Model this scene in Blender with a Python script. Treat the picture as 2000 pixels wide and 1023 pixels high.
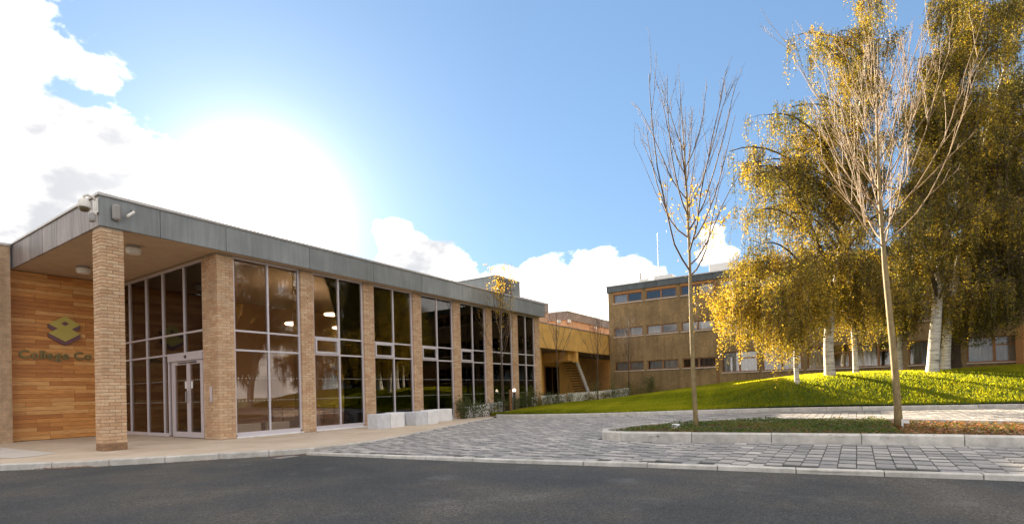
import bpy, bmesh, math, random
import numpy as np
from mathutils import Vector, Matrix, geometry
for o in list(bpy.data.objects): bpy.data.objects.remove(o)
SC = bpy.context.scene; COL = SC.collection
R = math.radians
random.seed(7); RNG = np.random.default_rng(11)
# ------------------------------------------------------------------ camera
YAW, PITCH, ROLL, FPX, CY, EYE = R(33.475), R(.563), R(1.485), 1018.94, 753.65, 1.08
FW = np.array([math.cos(YAW)*math.cos(PITCH), math.sin(YAW)*math.cos(PITCH), math.sin(PITCH)])
RT0 = np.array([math.sin(YAW), -math.cos(YAW), 0.]); UP0 = np.cross(RT0, FW)
RT = RT0*math.cos(ROLL)-UP0*math.sin(ROLL); UP = UP0*math.cos(ROLL)+RT0*math.sin(ROLL)
CAM = np.array([0, 0, EYE])
def ray(u, v): return FW+RT*(u-1000)/FPX+UP*(CY-v)/FPX
def onY(u, v, Y): d = ray(u, v); return CAM+d*Y/d[1]
def onX(u, v, X): d = ray(u, v); return CAM+d*X/d[0]
def ond(u, v, D): return CAM+ray(u, v)*D
def pj(P):
    d = np.asarray(P, float)-CAM; z = d@FW
    return 1000+FPX*(d@RT)/z, CY-FPX*(d@UP)/z, z
cd = bpy.data.cameras.new('camera'); cam = bpy.data.objects.new('camera', cd); COL.objects.link(cam)
cd.sensor_width = 36; cd.lens = FPX/2000*36; cd.shift_y = (CY-511.5)/2000; cd.clip_end = 6000; cd.clip_start = .05
cam.matrix_world = Matrix(((RT[0], UP[0], -FW[0], 0), (RT[1], UP[1], -FW[1], 0), (RT[2], UP[2], -FW[2], EYE), (0, 0, 0, 1)))
SC.camera = cam
# ------------------------------------------------------------------ light
SUN_AZ, SUN_EL = R(58.8), R(17.6)
SD = Vector((math.cos(SUN_AZ)*math.cos(SUN_EL), math.sin(SUN_AZ)*math.cos(SUN_EL), math.sin(SUN_EL)))
sl = bpy.data.lights.new('sun', 'SUN'); sl.energy = 5.0; sl.angle = R(.53); sl.color = (1, .84, .62)
so = bpy.data.objects.new('sun', sl); COL.objects.link(so); so.rotation_euler = SD.to_track_quat('Z', 'Y').to_euler(); so.location = (30, 40, 40)
SC.view_settings.view_transform = 'Standard'; SC.view_settings.look = 'None'; SC.view_settings.exposure = 2.42; SC.view_settings.gamma = 1
W = bpy.data.worlds.new('World'); SC.world = W; W.use_nodes = True
def world():
    nt = W.node_tree; N = nt.nodes; L = nt.links; N.clear()
    def n(t, **k):
        x = N.new(t)
        for a, b in k.items(): setattr(x, a, b)
        return x
    def m(op, a, b=None, c=None, clamp=False):
        x = n('ShaderNodeMath', operation=op, use_clamp=clamp)
        for i, q in enumerate((a, b, c)):
            if q is None: continue
            if isinstance(q, (int, float)): x.inputs[i].default_value = q
            else: L.new(q, x.inputs[i])
        return x.outputs[0]
    tc = n('ShaderNodeTexCoord').outputs['Generated']
    nrm = n('ShaderNodeVectorMath', operation='NORMALIZE'); L.new(tc, nrm.inputs[0]); D = nrm.outputs[0]
    sky = n('ShaderNodeTexSky', sky_type='NISHITA', sun_disc=False, sun_elevation=SUN_EL, sun_rotation=R(90)-SUN_AZ, altitude=50, air_density=1.0, dust_density=.3, ozone_density=2.2)
    skm = n('ShaderNodeVectorMath', operation='SCALE'); L.new(sky.outputs[0], skm.inputs[0]); skm.inputs['Scale'].default_value = 1
    # clouds: cumulus patches where the photograph has them, an added scattered field out of view, thickened to brighten the shade
    nz = n('ShaderNodeTexNoise', noise_dimensions='3D'); nz.inputs['Scale'].default_value = 7.5; nz.inputs['Detail'].default_value = 11; nz.inputs['Roughness'].default_value = .56; nz.inputs['Distortion'].default_value = .25
    sq = n('ShaderNodeVectorMath', operation='MULTIPLY'); L.new(D, sq.inputs[0]); sq.inputs[1].default_value = (1, 1, 1.7); L.new(sq.outputs[0], nz.inputs['Vector'])
    big = n('ShaderNodeTexNoise'); big.inputs['Scale'].default_value = 2.2; big.inputs['Detail'].default_value = 3; L.new(sq.outputs[0], big.inputs['Vector'])
    blobs = [(60, 230, .20, 1.1), (-80, 330, .30, 1.1), (150, 330, .20, 1.), (60, 100, .13, .8), (-120, 120, .2, .8), (330, 420, .22, .8), (620, 500, .15, .7), (780, 500, .10, 1.1), (850, 545, .12, 1.3), (980, 590, .10, 1.1), (1080, 560, .10, 1.3), (1160, 540, .10, 1.4), (1235, 545, .085, 1.2), (1130, 600, .16, 1.3), (1395, 480, .055, .85), (1420, 495, .04, .8)]
    acc = None
    for u, v, r, w in blobs:
        c = ray(u, v); c = c/np.linalg.norm(c)
        dd = n('ShaderNodeVectorMath', operation='DISTANCE'); L.new(D, dd.inputs[0]); dd.inputs[1].default_value = tuple(c)
        mr = n('ShaderNodeMapRange', interpolation_type='SMOOTHSTEP'); L.new(dd.outputs['Value'], mr.inputs[0]); mr.inputs[1].default_value = 0; mr.inputs[2].default_value = r; mr.inputs[3].default_value = w; mr.inputs[4].default_value = 0
        acc = mr.outputs[0] if acc is None else m('MAXIMUM', acc, mr.outputs[0])
    dt = n('ShaderNodeVectorMath', operation='DOT_PRODUCT'); L.new(D, dt.inputs[0]); dt.inputs[1].default_value = tuple(FW/np.linalg.norm(FW))
    away = n('ShaderNodeMapRange'); L.new(dt.outputs['Value'], away.inputs[0]); away.inputs[1].default_value = .66; away.inputs[2].default_value = .35; away.inputs[3].default_value = 0; away.inputs[4].default_value = 1
    fld = n('ShaderNodeMapRange'); L.new(big.outputs['Fac'], fld.inputs[0]); fld.inputs[1].default_value = .36; fld.inputs[2].default_value = .55; fld.inputs[3].default_value = 0; fld.inputs[4].default_value = .9
    acc = m('MAXIMUM', acc, m('MULTIPLY', away.outputs[0], fld.outputs[0]))
    gate = m('MULTIPLY', acc, 3., clamp=True)
    dens = m('ADD', acc, m('MULTIPLY', gate, m('MULTIPLY', m('SUBTRACT', nz.outputs['Fac'], .5), 3.2)))
    cov = n('ShaderNodeMapRange', interpolation_type='SMOOTHSTEP'); L.new(dens, cov.inputs[0]); cov.inputs[1].default_value = .34; cov.inputs[2].default_value = .62
    n2 = n('ShaderNodeTexNoise'); n2.inputs['Scale'].default_value = 5; n2.inputs['Detail'].default_value = 6; L.new(sq.outputs[0], n2.inputs['Vector'])
    thick = n('ShaderNodeMapRange', interpolation_type='SMOOTHSTEP'); L.new(n2.outputs['Fac'], thick.inputs[0]); thick.inputs[1].default_value = .47; thick.inputs[2].default_value = .64
    cc = n('ShaderNodeMixRGB'); L.new(thick.outputs[0], cc.inputs[0]); cc.inputs[1].default_value = (.46, .435, .405, 1); cc.inputs[2].default_value = (.135, .138, .146, 1)
    ds = n('ShaderNodeVectorMath', operation='DOT_PRODUCT'); L.new(D, ds.inputs[0]); ds.inputs[1].default_value = tuple(SD)
    mu = m('MAXIMUM', ds.outputs['Value'], 0.)
    mx = n('ShaderNodeMixRGB'); L.new(cov.outputs[0], mx.inputs[0]); 
    k0 = n('ShaderNodeVectorMath', operation='SCALE'); L.new(sky.outputs[0], k0.inputs[0]); k0.inputs['Scale'].default_value = .2
    gm = n('ShaderNodeGamma'); gm.inputs[1].default_value = .5; L.new(k0.outputs[0], gm.inputs[0])
    k = n('ShaderNodeVectorMath', operation='MULTIPLY'); L.new(gm.outputs[0], k.inputs[0]); k.inputs[1].default_value = (.101, .138, .180)
    L.new(k.outputs[0], mx.inputs[1]); L.new(cc.outputs[0], mx.inputs[2])
    glow = m('ADD', m('MULTIPLY', m('POWER', mu, 240.), .5), m('ADD', m('MULTIPLY', m('POWER', mu, 900.), 6.), m('MULTIPLY', m('POWER', mu, 40.), .05)))
    gc = n('ShaderNodeVectorMath', operation='SCALE'); gc.inputs[0].default_value = (1, .95, .86); L.new(glow, gc.inputs['Scale'])
    ad = n('ShaderNodeVectorMath', operation='ADD'); L.new(mx.outputs[0], ad.inputs[0]); L.new(gc.outputs[0], ad.inputs[1])
    bg = n('ShaderNodeBackground'); bg.inputs['Strength'].default_value = 1.0; L.new(ad.outputs[0], bg.inputs['Color'])
    out = n('ShaderNodeOutputWorld'); L.new(bg.outputs[0], out.inputs[0])
world()
# ------------------------------------------------------------------ materials
MATS = {}
class NT:
    def __init__(s, name):
        s.m = bpy.data.materials.new(name); s.m.use_nodes = True; s.t = s.m.node_tree; s.N = s.t.nodes; s.L = s.t.links
        s.b = s.N['Principled BSDF']; s.out = s.N['Material Output']; MATS[name] = s.m
    def n(s, t, **k):
        x = s.N.new(t)
        for a, b in k.items(): setattr(x, a, b)
        return x
    def coord(s, scale=1, kind='Object'):
        tc = s.n('ShaderNodeTexCoord'); mp = s.n('ShaderNodeMapping'); s.L.new(tc.outputs[kind], mp.inputs[0])
        mp.inputs['Scale'].default_value = scale if isinstance(scale, tuple) else (scale,)*3
        return mp.outputs[0]
    def noise(s, vec, scale, detail=5, rough=.55):
        x = s.n('ShaderNodeTexNoise'); x.inputs['Scale'].default_value = scale; x.inputs['Detail'].default_value = detail; x.inputs['Roughness'].default_value = rough; s.L.new(vec, x.inputs['Vector']); return x.outputs['Fac']
    def ramp(s, fac, stops):
        x = s.n('ShaderNodeValToRGB'); s.L.new(fac, x.inputs[0]); e = x.color_ramp.elements
        while len(e) < len(stops): e.new(.5)
        for i, (p, c) in enumerate(stops): e[i].position = p; e[i].color = (*c, 1)
        return x.outputs[0]
    def mul(s, a, b, fac=1., mode='MULTIPLY'):
        x = s.n('ShaderNodeMixRGB', blend_type=mode); x.inputs[0].default_value = fac
        for i, q in ((1, a), (2, b)):
            if isinstance(q, tuple): x.inputs[i].default_value = (*q, 1)
            else: s.L.new(q, x.inputs[i])
        return x.outputs[0]
    def mixf(s, f, a, b):
        x = s.mul(a, b, 1, 'MIX'); s.L.new(f, x.node.inputs[0]); return x
    def bump(s, h, st=.3, dist=.01):
        x = s.n('ShaderNodeBump'); x.inputs['Strength'].default_value = st; x.inputs['Distance'].default_value = dist; s.L.new(h, x.inputs['Height']); s.L.new(x.outputs[0], s.b.inputs['Normal'])
    def done(s, col=None, rough=.7, metal=0, spec=None):
        if col is not None:
            if isinstance(col, tuple): s.b.inputs['Base Color'].default_value = (*col, 1)
            else: s.L.new(col, s.b.inputs['Base Color'])
        s.b.inputs['Roughness'].default_value = rough; s.b.inputs['Metallic'].default_value = metal
        if spec is not None: s.b.inputs['Specular IOR Level'].default_value = spec
        return s.m
def tri(a, f=.7, g=1.25): return [(.25, tuple(x*f for x in a)), (.5, a), (.78, tuple(min(1, x*g) for x in a))]
def basic(name, col, rough=.6, metal=0, var=.12, nsc=3, bump=.08, obj=False, bscale=90, spec=None):
    s = NT(name); c = s.coord(); col2 = s.ramp(s.noise(c, nsc, 6), tri(col, 1-var, 1+var))
    if obj:
        oi = s.n('ShaderNodeObjectInfo'); col2 = s.mul(col2, s.ramp(oi.outputs['Random'], [(0, (1-obj,)*3), (1, (1, 1, 1))]))
    if bump: s.bump(s.noise(c, bscale, 3), bump, .004)
    return s.done(col2, rough, metal, spec)
def streaky(name, col, rough, metal, lo, objv):
    s = NT(name); c = s.coord((9, 9, .7)); c2 = s.coord(); oi = s.n('ShaderNodeObjectInfo'); g = s.mul(s.ramp(s.noise(c, 1.2, 6, .6), tri(col, lo, 1.25)), s.ramp(s.noise(c2, .8, 6), [(.3, (.78, .78, .78)), (.7, (1.15, 1.15, 1.15))]))
    s.done(s.mul(g, s.ramp(oi.outputs['Random'], [(0, (1-objv,)*3), (1, (1.08,)*3)])), rough, metal); s.bump(s.noise(c2, 2.5, 2), .06, .02)
streaky('metal_fascia', (.25, .26, .255), .48, .25, .8, .22)
streaky('fascia_zinc', (.31, .26, .235), .55, .2, .6, .3)
basic('cap', (.42, .40, .38), .4, .6, .08)
basic('alu', (.62, .57, .60), .38, .25, .05, 3, 0)
basic('soffit', (.46, .33, .21), .7, 0, .1)
basic('white_paint', (.74, .72, .69), .55, 0, .06)
basic('cam_white', (.68, .63, .56), .4, 0, .05)
basic('dark_plastic', (.05, .042, .04), .35, 0, .1)
basic('grey_plastic', (.30, .27, .25), .5, 0, .1)
basic('smoke_dome', (.10, .07, .03), .08, 0, .02, 3, 0)
basic('mortar', (.36, .28, .20), .95, 0, .15)
basic('concrete', (.76, .74, .73), .85, 0, .13, 4, .25)
basic('concrete_grey', (.58, .58, .60), .88, 0, .16, 5, .25)
basic('timber_frame', (.26, .115, .04), .6, 0, .25, 6)
basic('sill', (.55, .50, .45), .7, 0, .1)
basic('roof_grey', (.22, .22, .23), .9, 0, .1)
basic('slate_fascia', (.085, .10, .105), .55, .1, .25, 2.5, .05, .3)
basic('interior_wall', (.50, .32, .19), .85, 0, .15, 1)
basic('interior_floor', (.22, .13, .07), .5, 0, .2, 2)
basic('interior_ceiling', (.6, .5, .4), .9, 0, .05)
basic('spandrel', (.42, .19, .06), .65, 0, .2, 4)
basic('render_orange', (.68, .39, .10), .85, 0, .2, 1.5, .1)
basic('peach_panel', (.60, .36, .21), .7, 0, .08, 2)
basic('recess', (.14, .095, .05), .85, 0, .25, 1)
basic('logo_gold', (.46, .36, .075), .45, .1, .06)
basic('logo_purple', (.16, .065, .075), .5, 0, .1)
basic('letter', (.19, .15, .055), .4, .4, .15)
basic('curtain', (.85, .84, .83), .9, 0, .12, 5)
basic('brick_hall_red', (.34, .15, .07), .85)
s = NT('brick'); c = s.coord(); oi = s.n('ShaderNodeObjectInfo'); at = s.n('ShaderNodeAttribute', attribute_name='tint')
f = s.n('ShaderNodeMath', operation='FRACT'); ad_ = s.n('ShaderNodeMath', operation='ADD'); s.L.new(oi.outputs['Random'], ad_.inputs[0]); s.L.new(at.outputs['Fac'], ad_.inputs[1]); s.L.new(ad_.outputs[0], f.inputs[0])
col = s.ramp(f.outputs[0], [(0, (.56, .35, .205)), (.4, (.64, .435, .275)), (.75, (.67, .49, .33)), (1, (.53, .32, .185))])
ge = s.n('ShaderNodeNewGeometry'); col = s.mul(col, s.ramp(s.noise(ge.outputs['Position'], 1.5, 6, .6), [(.3, (.80, .76, .72)), (.65, (1.06, 1.05, 1.03))])); col = s.mul(col, s.ramp(s.noise(ge.outputs['Position'], 18, 5), [(.3, (.80, .78, .76)), (.7, (1.08, 1.06, 1.02))])); s.bump(s.noise(c, 120, 4), .25, .004); s.done(col, .88)
s = NT('plinth_brick'); c = s.coord(); s.bump(s.noise(c, 90, 4), .3, .004); s.done(s.ramp(s.noise(c, 5, 6), [(.3, (.20, .10, .05)), (.7, (.33, .19, .10))]), .85)
# flat brick texture for far walls: wall-plane coordinates
def brickwall(name, c1, c2, mo, plane='YZ', stain=.38):
    s = NT(name); tc = s.n('ShaderNodeTexCoord'); sp = s.n('ShaderNodeSeparateXYZ'); s.L.new(tc.outputs['Object'], sp.inputs[0]); cb = s.n('ShaderNodeCombineXYZ')
    s.L.new(sp.outputs['XYZ'.index(plane[0])], cb.inputs[0]); s.L.new(sp.outputs['Z'], cb.inputs[1])
    b = s.n('ShaderNodeTexBrick'); s.L.new(cb.outputs[0], b.inputs['Vector']); b.inputs['Scale'].default_value = 1; b.inputs['Brick Width'].default_value = .225; b.inputs['Row Height'].default_value = .075; b.inputs['Mortar Size'].default_value = .009; b.inputs['Mortar Smooth'].default_value = .3
    b.inputs['Color1'].default_value = (*c1, 1); b.inputs['Color2'].default_value = (*c2, 1); b.inputs['Mortar'].default_value = (*mo, 1); b.inputs['Bias'].default_value = -.1
    c = s.coord(); d = s.ramp(s.noise(c, .55, 8, .62), [(.3, (1-stain,)*3), (.7, (1.1, 1.08, 1.05))]); s.bump(b.outputs['Fac'], -.4, .006)
    d2 = s.mul(s.ramp(s.noise(c, 9, 4), [(.3, (.80, .79, .77)), (.7, (1.1, 1.1, 1.1))]), s.ramp(s.noise(s.coord((2.2, 2.2, .22)), 1.6, 6, .65), [(.32, (.72, .70, .66)), (.6, (1.06, 1.06, 1.06))]))
    return s.done(s.mul(s.mul(b.outputs['Color'], d), d2), .9)
brickwall('brick_tan_wall', (.345, .225, .10), (.29, .19, .085), (.27, .20, .12), 'YZ')
brickwall('brick_buff_wall', (.56, .37, .23), (.49, .31, .18), (.42, .34, .25), 'XZ', .15)
s = NT('timber_board'); tc = s.n('ShaderNodeTexCoord'); oi = s.n('ShaderNodeObjectInfo'); mp = s.n('ShaderNodeMapping'); s.L.new(tc.outputs['Object'], mp.inputs[0]); mp.inputs['Scale'].default_value = (1.2, 1, 26)
av = s.n('ShaderNodeVectorMath', operation='ADD'); s.L.new(mp.outputs[0], av.inputs[0]); rs = s.n('ShaderNodeVectorMath', operation='SCALE'); rs.inputs[0].default_value = (31, 17, 53); s.L.new(oi.outputs['Random'], rs.inputs['Scale']); s.L.new(rs.outputs[0], av.inputs[1])
g = s.noise(av.outputs[0], 3, 6, .6)
col = s.ramp(oi.outputs['Random'], [(0, (.50, .19, .045)), (.3, (.62, .26, .065)), (.6, (.72, .33, .09)), (.85, (.78, .42, .15)), (1, (.56, .22, .05))])
s.done(s.mul(col, s.ramp(g, [(.3, (.60, .52, .46)), (.65, (1.1, 1.08, 1.04))])), .5); s.bump(g, .1, .003)
# asphalt
s = NT('asphalt'); c = s.coord(); sp = s.noise(c, 55, 4, .75); pt = s.noise(c, .45, 9, .62); st = s.noise(c, 1.3, 7, .68)
col = s.ramp(pt, [(.3, (.024, .026, .027)), (.47, (.043, .043, .042)), (.58, (.064, .057, .048)), (.72, (.10, .09, .078))])
col = s.mul(col, s.ramp(sp, [(.36, (.35, .35, .36)), (.5, (.95, .95, .95)), (.64, (2.3, 2.2, 2.1))])); col = s.mixf(s.ramp(st, [(.58, (0, 0, 0)), (.74, (.6, .6, .6))]), col, (.14, .135, .13))
s.bump(sp, .7, .012); s.done(col, .82)
s = NT('pavement'); c = s.coord(); col = s.ramp(s.noise(c, .9, 8, .6), [(.28, (.42, .32, .23)), (.5, (.53, .42, .31)), (.75, (.60, .50, .40))])
col = s.mul(col, s.ramp(s.noise(c, 130, 3), [(.3, (.78, .78, .78)), (.7, (1.12, 1.12, 1.12))])); s.bump(s.noise(c, 130, 3), .25, .004); s.done(col, .85)
s = NT('paver'); c = s.coord(1, 'Object'); oi = s.n('ShaderNodeObjectInfo'); at = s.n('ShaderNodeAttribute', attribute_name='tint'); ge = s.n('ShaderNodeNewGeometry')
ad_ = s.n('ShaderNodeMath', operation='ADD'); fr = s.n('ShaderNodeMath', operation='FRACT'); s.L.new(oi.outputs['Random'], ad_.inputs[0]); s.L.new(at.outputs['Fac'], ad_.inputs[1]); s.L.new(ad_.outputs[0], fr.inputs[0])
col = s.ramp(fr.outputs[0], [(0, (.245, .235, .23)), (.3, (.33, .31, .295)), (.55, (.42, .39, .365)), (.8, (.285, .272, .265)), (1, (.49, .455, .42))])
col = s.mul(col, s.ramp(s.noise(ge.outputs['Position'], 1.1, 6), [(.3, (.75, .75, .77)), (.7, (1.15, 1.13, 1.1))])); col = s.mul(col, s.ramp(s.noise(ge.outputs['Position'], 60, 4), [(.3, (.75, .75, .75)), (.7, (1.15, 1.15, 1.15))])); s.bump(s.noise(ge.outputs['Position'], 60, 4), .3, .005); s.done(col, .8)
s = NT('sand'); s.done((.045, .042, .036), .95)
s = NT('joint_dirt_shade'); ge = s.n('ShaderNodeNewGeometry'); s.done(s.ramp(s.noise(ge.outputs['Position'], 8, 5), [(.3, (.10, .098, .085)), (.7, (.20, .19, .175))]), .95)  # joint dirt plus painted edge darkening, so the paver gaps read as shaded
s = NT('kerb'); oi = s.n('ShaderNodeObjectInfo'); ge = s.n('ShaderNodeNewGeometry'); p = ge.outputs['Position']
col = s.ramp(oi.outputs['Random'], [(0, (.46, .43, .395)), (.5, (.56, .53, .49)), (1, (.50, .455, .41))]); col = s.mul(col, s.ramp(s.noise(p, 5, 7, .65), [(.3, (.70, .69, .66)), (.62, (1.08, 1.07, 1.05))])); s.bump(s.noise(p, 80, 4), .3, .004); s.done(col, .85)
s = NT('soil'); c = s.coord(); col = s.ramp(s.noise(c, 9, 8, .7), [(.3, (.035, .02, .012)), (.7, (.12, .065, .035))]); s.bump(s.noise(c, 30, 5), .6, .02); s.done(col, .95)
s = NT('lawn'); c = s.coord(); col = s.ramp(s.noise(c, 2, 8, .65), [(.3, (.045, .085, .010)), (.6, (.085, .135, .016)), (.8, (.12, .16, .025))]); s.bump(s.noise(c, 40, 4), .5, .03); s.done(col, .9)
s = NT('ground'); c = s.coord(); s.done(s.ramp(s.noise(c, .02, 6), [(.3, (.05, .075, .02)), (.7, (.10, .11, .04))]), .95)
def leafmat(name, stops, trans=.45, tm=(1.25, 1.15, .7)):
    s = NT(name); at = s.n('ShaderNodeAttribute', attribute_name='tint'); col = s.ramp(at.outputs['Fac'], stops)
    s.done(col, .55, 0, .3); t = s.n('ShaderNodeBsdfTranslucent'); s.L.new(s.mul(col, tm), t.inputs[0]); mx = s.n('ShaderNodeMixShader'); mx.inputs[0].default_value = trans
    s.L.new(s.b.outputs[0], mx.inputs[1]); s.L.new(t.outputs[0], mx.inputs[2]); s.L.new(mx.outputs[0], s.out.inputs[0]); return s.m
leafmat('birch_leaf', [(0, (.035, .042, .010)), (.3, (.10, .10, .014)), (.55, (.32, .25, .026)), (.85, (.64, .44, .05)), (1, (.34, .18, .03))], .46)
leafmat('yellow_leaf', [(0, (.50, .36, .02)), (.6, (.60, .40, .03)), (1, (.40, .22, .03))])
leafmat('shrub_leaf', [(0, (.035, .055, .012)), (.5, (.085, .11, .025)), (.8, (.18, .15, .03)), (1, (.24, .10, .03))], .35)
leafmat('ivy_leaf', [(0, (.03, .06, .010)), (.5, (.085, .13, .02)), (.8, (.17, .16, .03)), (1, (.20, .085, .03))], .35)
leafmat('litter_leaf', [(0, (.16, .06, .022)), (.5, (.28, .12, .045)), (1, (.42, .22, .09))], .25)
leafmat('grass_blade', [(0, (.11, .145, .012)), (.45, (.26, .29, .018)), (.8, (.44, .42, .03)), (1, (.46, .36, .08))], .72, (1.6, 1.5, .7))
s = NT('birch_bark'); c = s.coord((1, 1, 6)); col = s.ramp(s.noise(c, 2.2, 6, .7), [(.34, (.035, .028, .024)), (.42, (.40, .36, .31)), (.6, (.66, .62, .55)), (.8, (.74, .70, .64))]); s.bump(s.noise(c, 12, 4), .4, .02); s.done(col, .75)
s = NT('dark_bark'); c = s.coord((2, 2, .6)); col = s.ramp(s.noise(c, 6, 6, .7), [(.3, (.03, .02, .014)), (.7, (.11, .075, .045))]); s.bump(s.noise(c, 14, 4), .6, .02); s.done(col, .9)
s = NT('young_bark'); c = s.coord((3, 3, 1)); col = s.ramp(s.noise(c, 5, 6, .65), [(.3, (.15, .10, .042)), (.55, (.25, .18, .075)), (.8, (.36, .27, .13))]); s.bump(s.noise(c, 30, 4), .35, .006); s.done(col, .75)
s = NT('twig'); c = s.coord(); s.done(s.ramp(s.noise(c, 3), [(.3, (.07, .045, .03)), (.7, (.16, .10, .065))]), .8)
s = NT('pale_twig'); c = s.coord(); s.done(s.ramp(s.noise(c, 3), [(.3, (.17, .105, .05)), (.7, (.32, .21, .10))]), .7)
def glassmat(name, tint, ior=1.5, rough=.0):
    s = NT(name); fr = s.n('ShaderNodeFresnel'); fr.inputs[0].default_value = ior; tr = s.n('ShaderNodeBsdfTransparent'); tr.inputs[0].default_value = (*tint, 1); gl = s.n('ShaderNodeBsdfGlossy'); gl.inputs['Roughness'].default_value = rough; gl.inputs[0].default_value = (.95, .95, .95, 1)
    c = s.coord(); b = s.n('ShaderNodeBump'); b.inputs['Strength'].default_value = .02; b.inputs['Distance'].default_value = .02; s.L.new(s.noise(c, 1.2, 1), b.inputs['Height']); s.L.new(b.outputs[0], gl.inputs['Normal'])
    mx = s.n('ShaderNodeMixShader'); s.L.new(fr.outputs[0], mx.inputs[0]); s.L.new(tr.outputs[0], mx.inputs[1]); s.L.new(gl.outputs[0], mx.inputs[2]); s.L.new(mx.outputs[0], s.out.inputs[0]); return s.m
glassmat('glass', (.90, .83, .76), 1.6)
glassmat('glass_hall', (.84, .84, .84), 1.75)
def lampmat(name, col, e):
    s = NT(name); s.done(col, .4); s.b.inputs['Emission Color'].default_value = (*col, 1); s.b.inputs['Emission Strength'].default_value = e
lampmat('lamp_disc', (.85, .68, .48), 2.2)
s = NT('bush_dot'); s.done((.75, .72, .68), .6)
M = MATS
# ------------------------------------------------------------------ mesh helpers
class MB:
    def __init__(s): s.v = []; s.f = []; s.t = []
    def add(s, vs, fs, tint=None):
        b = len(s.v); s.v += [tuple(x) for x in vs]; s.f += [tuple(i+b for i in q) for q in fs]; s.t += [random.random() if tint is None else tint]*len(fs); return s
    def box(s, x0, y0, z0, x1, y1, z1, ch=0, tint=None):
        if not ch: return s.add([(x0, y0, z0), (x1, y0, z0), (x1, y1, z0), (x0, y1, z0), (x0, y0, z1), (x1, y0, z1), (x1, y1, z1), (x0, y1, z1)], [(3, 2, 1, 0), (4, 5, 6, 7), (0, 1, 5, 4), (1, 2, 6, 5), (2, 3, 7, 6), (3, 0, 4, 7)], tint)
        bm = bmesh.new(); bmesh.ops.create_cube(bm, size=1)
        for v in bm.verts: v.co = ((x0+x1)/2+v.co.x*(x1-x0), (y0+y1)/2+v.co.y*(y1-y0), (z0+z1)/2+v.co.z*(z1-z0))
        bmesh.ops.bevel(bm, geom=list(bm.edges), offset=ch, segments=1, affect='EDGES'); bm.verts.index_update()
        s.add([v.co for v in bm.verts], [[v.index for v in f.verts] for f in bm.faces], tint); bm.free(); return s
    def tube(s, pts, rad, n=6, cap=True, tint=None):
        P = [Vector(p) for p in pts]; vs = []; fs = []
        if not hasattr(rad, '__len__'): rad = [rad]*len(P)
        ref = Vector((.3, .9, .2)).normalized()
        for i, p in enumerate(P):
            t = (P[min(i+1, len(P)-1)]-P[max(i-1, 0)])
            t = t.normalized() if t.length > 1e-9 else Vector((0, 0, 1))
            a = t.cross(ref)
            if a.length < .05: a = t.cross(Vector((1, 0, 0)))
            a.normalize(); b = t.cross(a)
            for k in range(n): q = 2*math.pi*k/n; vs.append(p+(a*math.cos(q)+b*math.sin(q))*rad[i])
        for i in range(len(P)-1):
            for k in range(n): fs.append((i*n+k, i*n+(k+1) % n, (i+1)*n+(k+1) % n, (i+1)*n+k))
        if cap: fs.append(tuple(range(n))[::-1]); fs.append(tuple((len(P)-1)*n+k for k in range(n)))
        return s.add(vs, fs, tint)
    def lathe(s, c, prof, n=16, axis=None):
        c = Vector(c); ax = Vector(axis or (0, 0, 1)).normalized(); a = ax.orthogonal().normalized(); b = ax.cross(a); vs = []; fs = []
        for r, z in prof:
            for k in range(n): q = 2*math.pi*k/n; vs.append(c+ax*z+(a*math.cos(q)+b*math.sin(q))*r)
        for i in range(len(prof)-1):
            for k in range(n): fs.append((i*n+k, i*n+(k+1) % n, (i+1)*n+(k+1) % n, (i+1)*n+k))
        fs.append(tuple(range(n))[::-1]); fs.append(tuple((len(prof)-1)*n+k for k in range(n)))
        return s.add(vs, fs)
    def prism(s, poly, ext):  # poly 3-D points, ext vector
        n = len(poly); P = [Vector(p) for p in poly]; e = Vector(ext)
        return s.add(P+[p+e for p in P], [tuple(range(n))[::-1], tuple(range(n, 2*n))]+[(i, (i+1) % n, n+(i+1) % n, n+i) for i in range(n)])
    def build(s, name, mat, parent=None, smooth=False, tint=False, origin=None):
        me = bpy.data.meshes.new(name)
        vs = s.v
        if origin is not None: vs = [(v[0]-origin[0], v[1]-origin[1], v[2]-origin[2]) for v in vs]
        me.from_pydata(vs, [], s.f); me.materials.append(M[mat])
        if tint:
            a = me.attributes.new('tint', 'FLOAT', 'FACE'); a.data.foreach_set('value', s.t)
        if smooth: me.polygons.foreach_set('use_smooth', [True]*len(me.polygons))
        me.update(); return put(name, me, parent, origin)
def put(name, me, parent=None, loc=None):
    o = bpy.data.objects.new(name, me); COL.objects.link(o)
    if parent is not None:
        o.parent = parent
        pl = Vector(parent.get('_o', (0, 0, 0)))
        o.location = (Vector(loc) if loc is not None else Vector((0, 0, 0)))-pl
    elif loc is not None: o.location = loc
    o['_o'] = tuple(loc) if loc is not None else (0, 0, 0)
    return o
def tag(o, label, cat, group=None):
    o['label'] = label; o['category'] = cat
    if group: o['group'] = group
    return o
def thing(name, loc, label, cat, group=None):
    o = bpy.data.objects.new(name, None); COL.objects.link(o); o.location = loc; o['_o'] = tuple(loc); o.empty_display_size = .2; return tag(o, label, cat, group)
def kind(o, k): o['kind'] = k; return o
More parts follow.
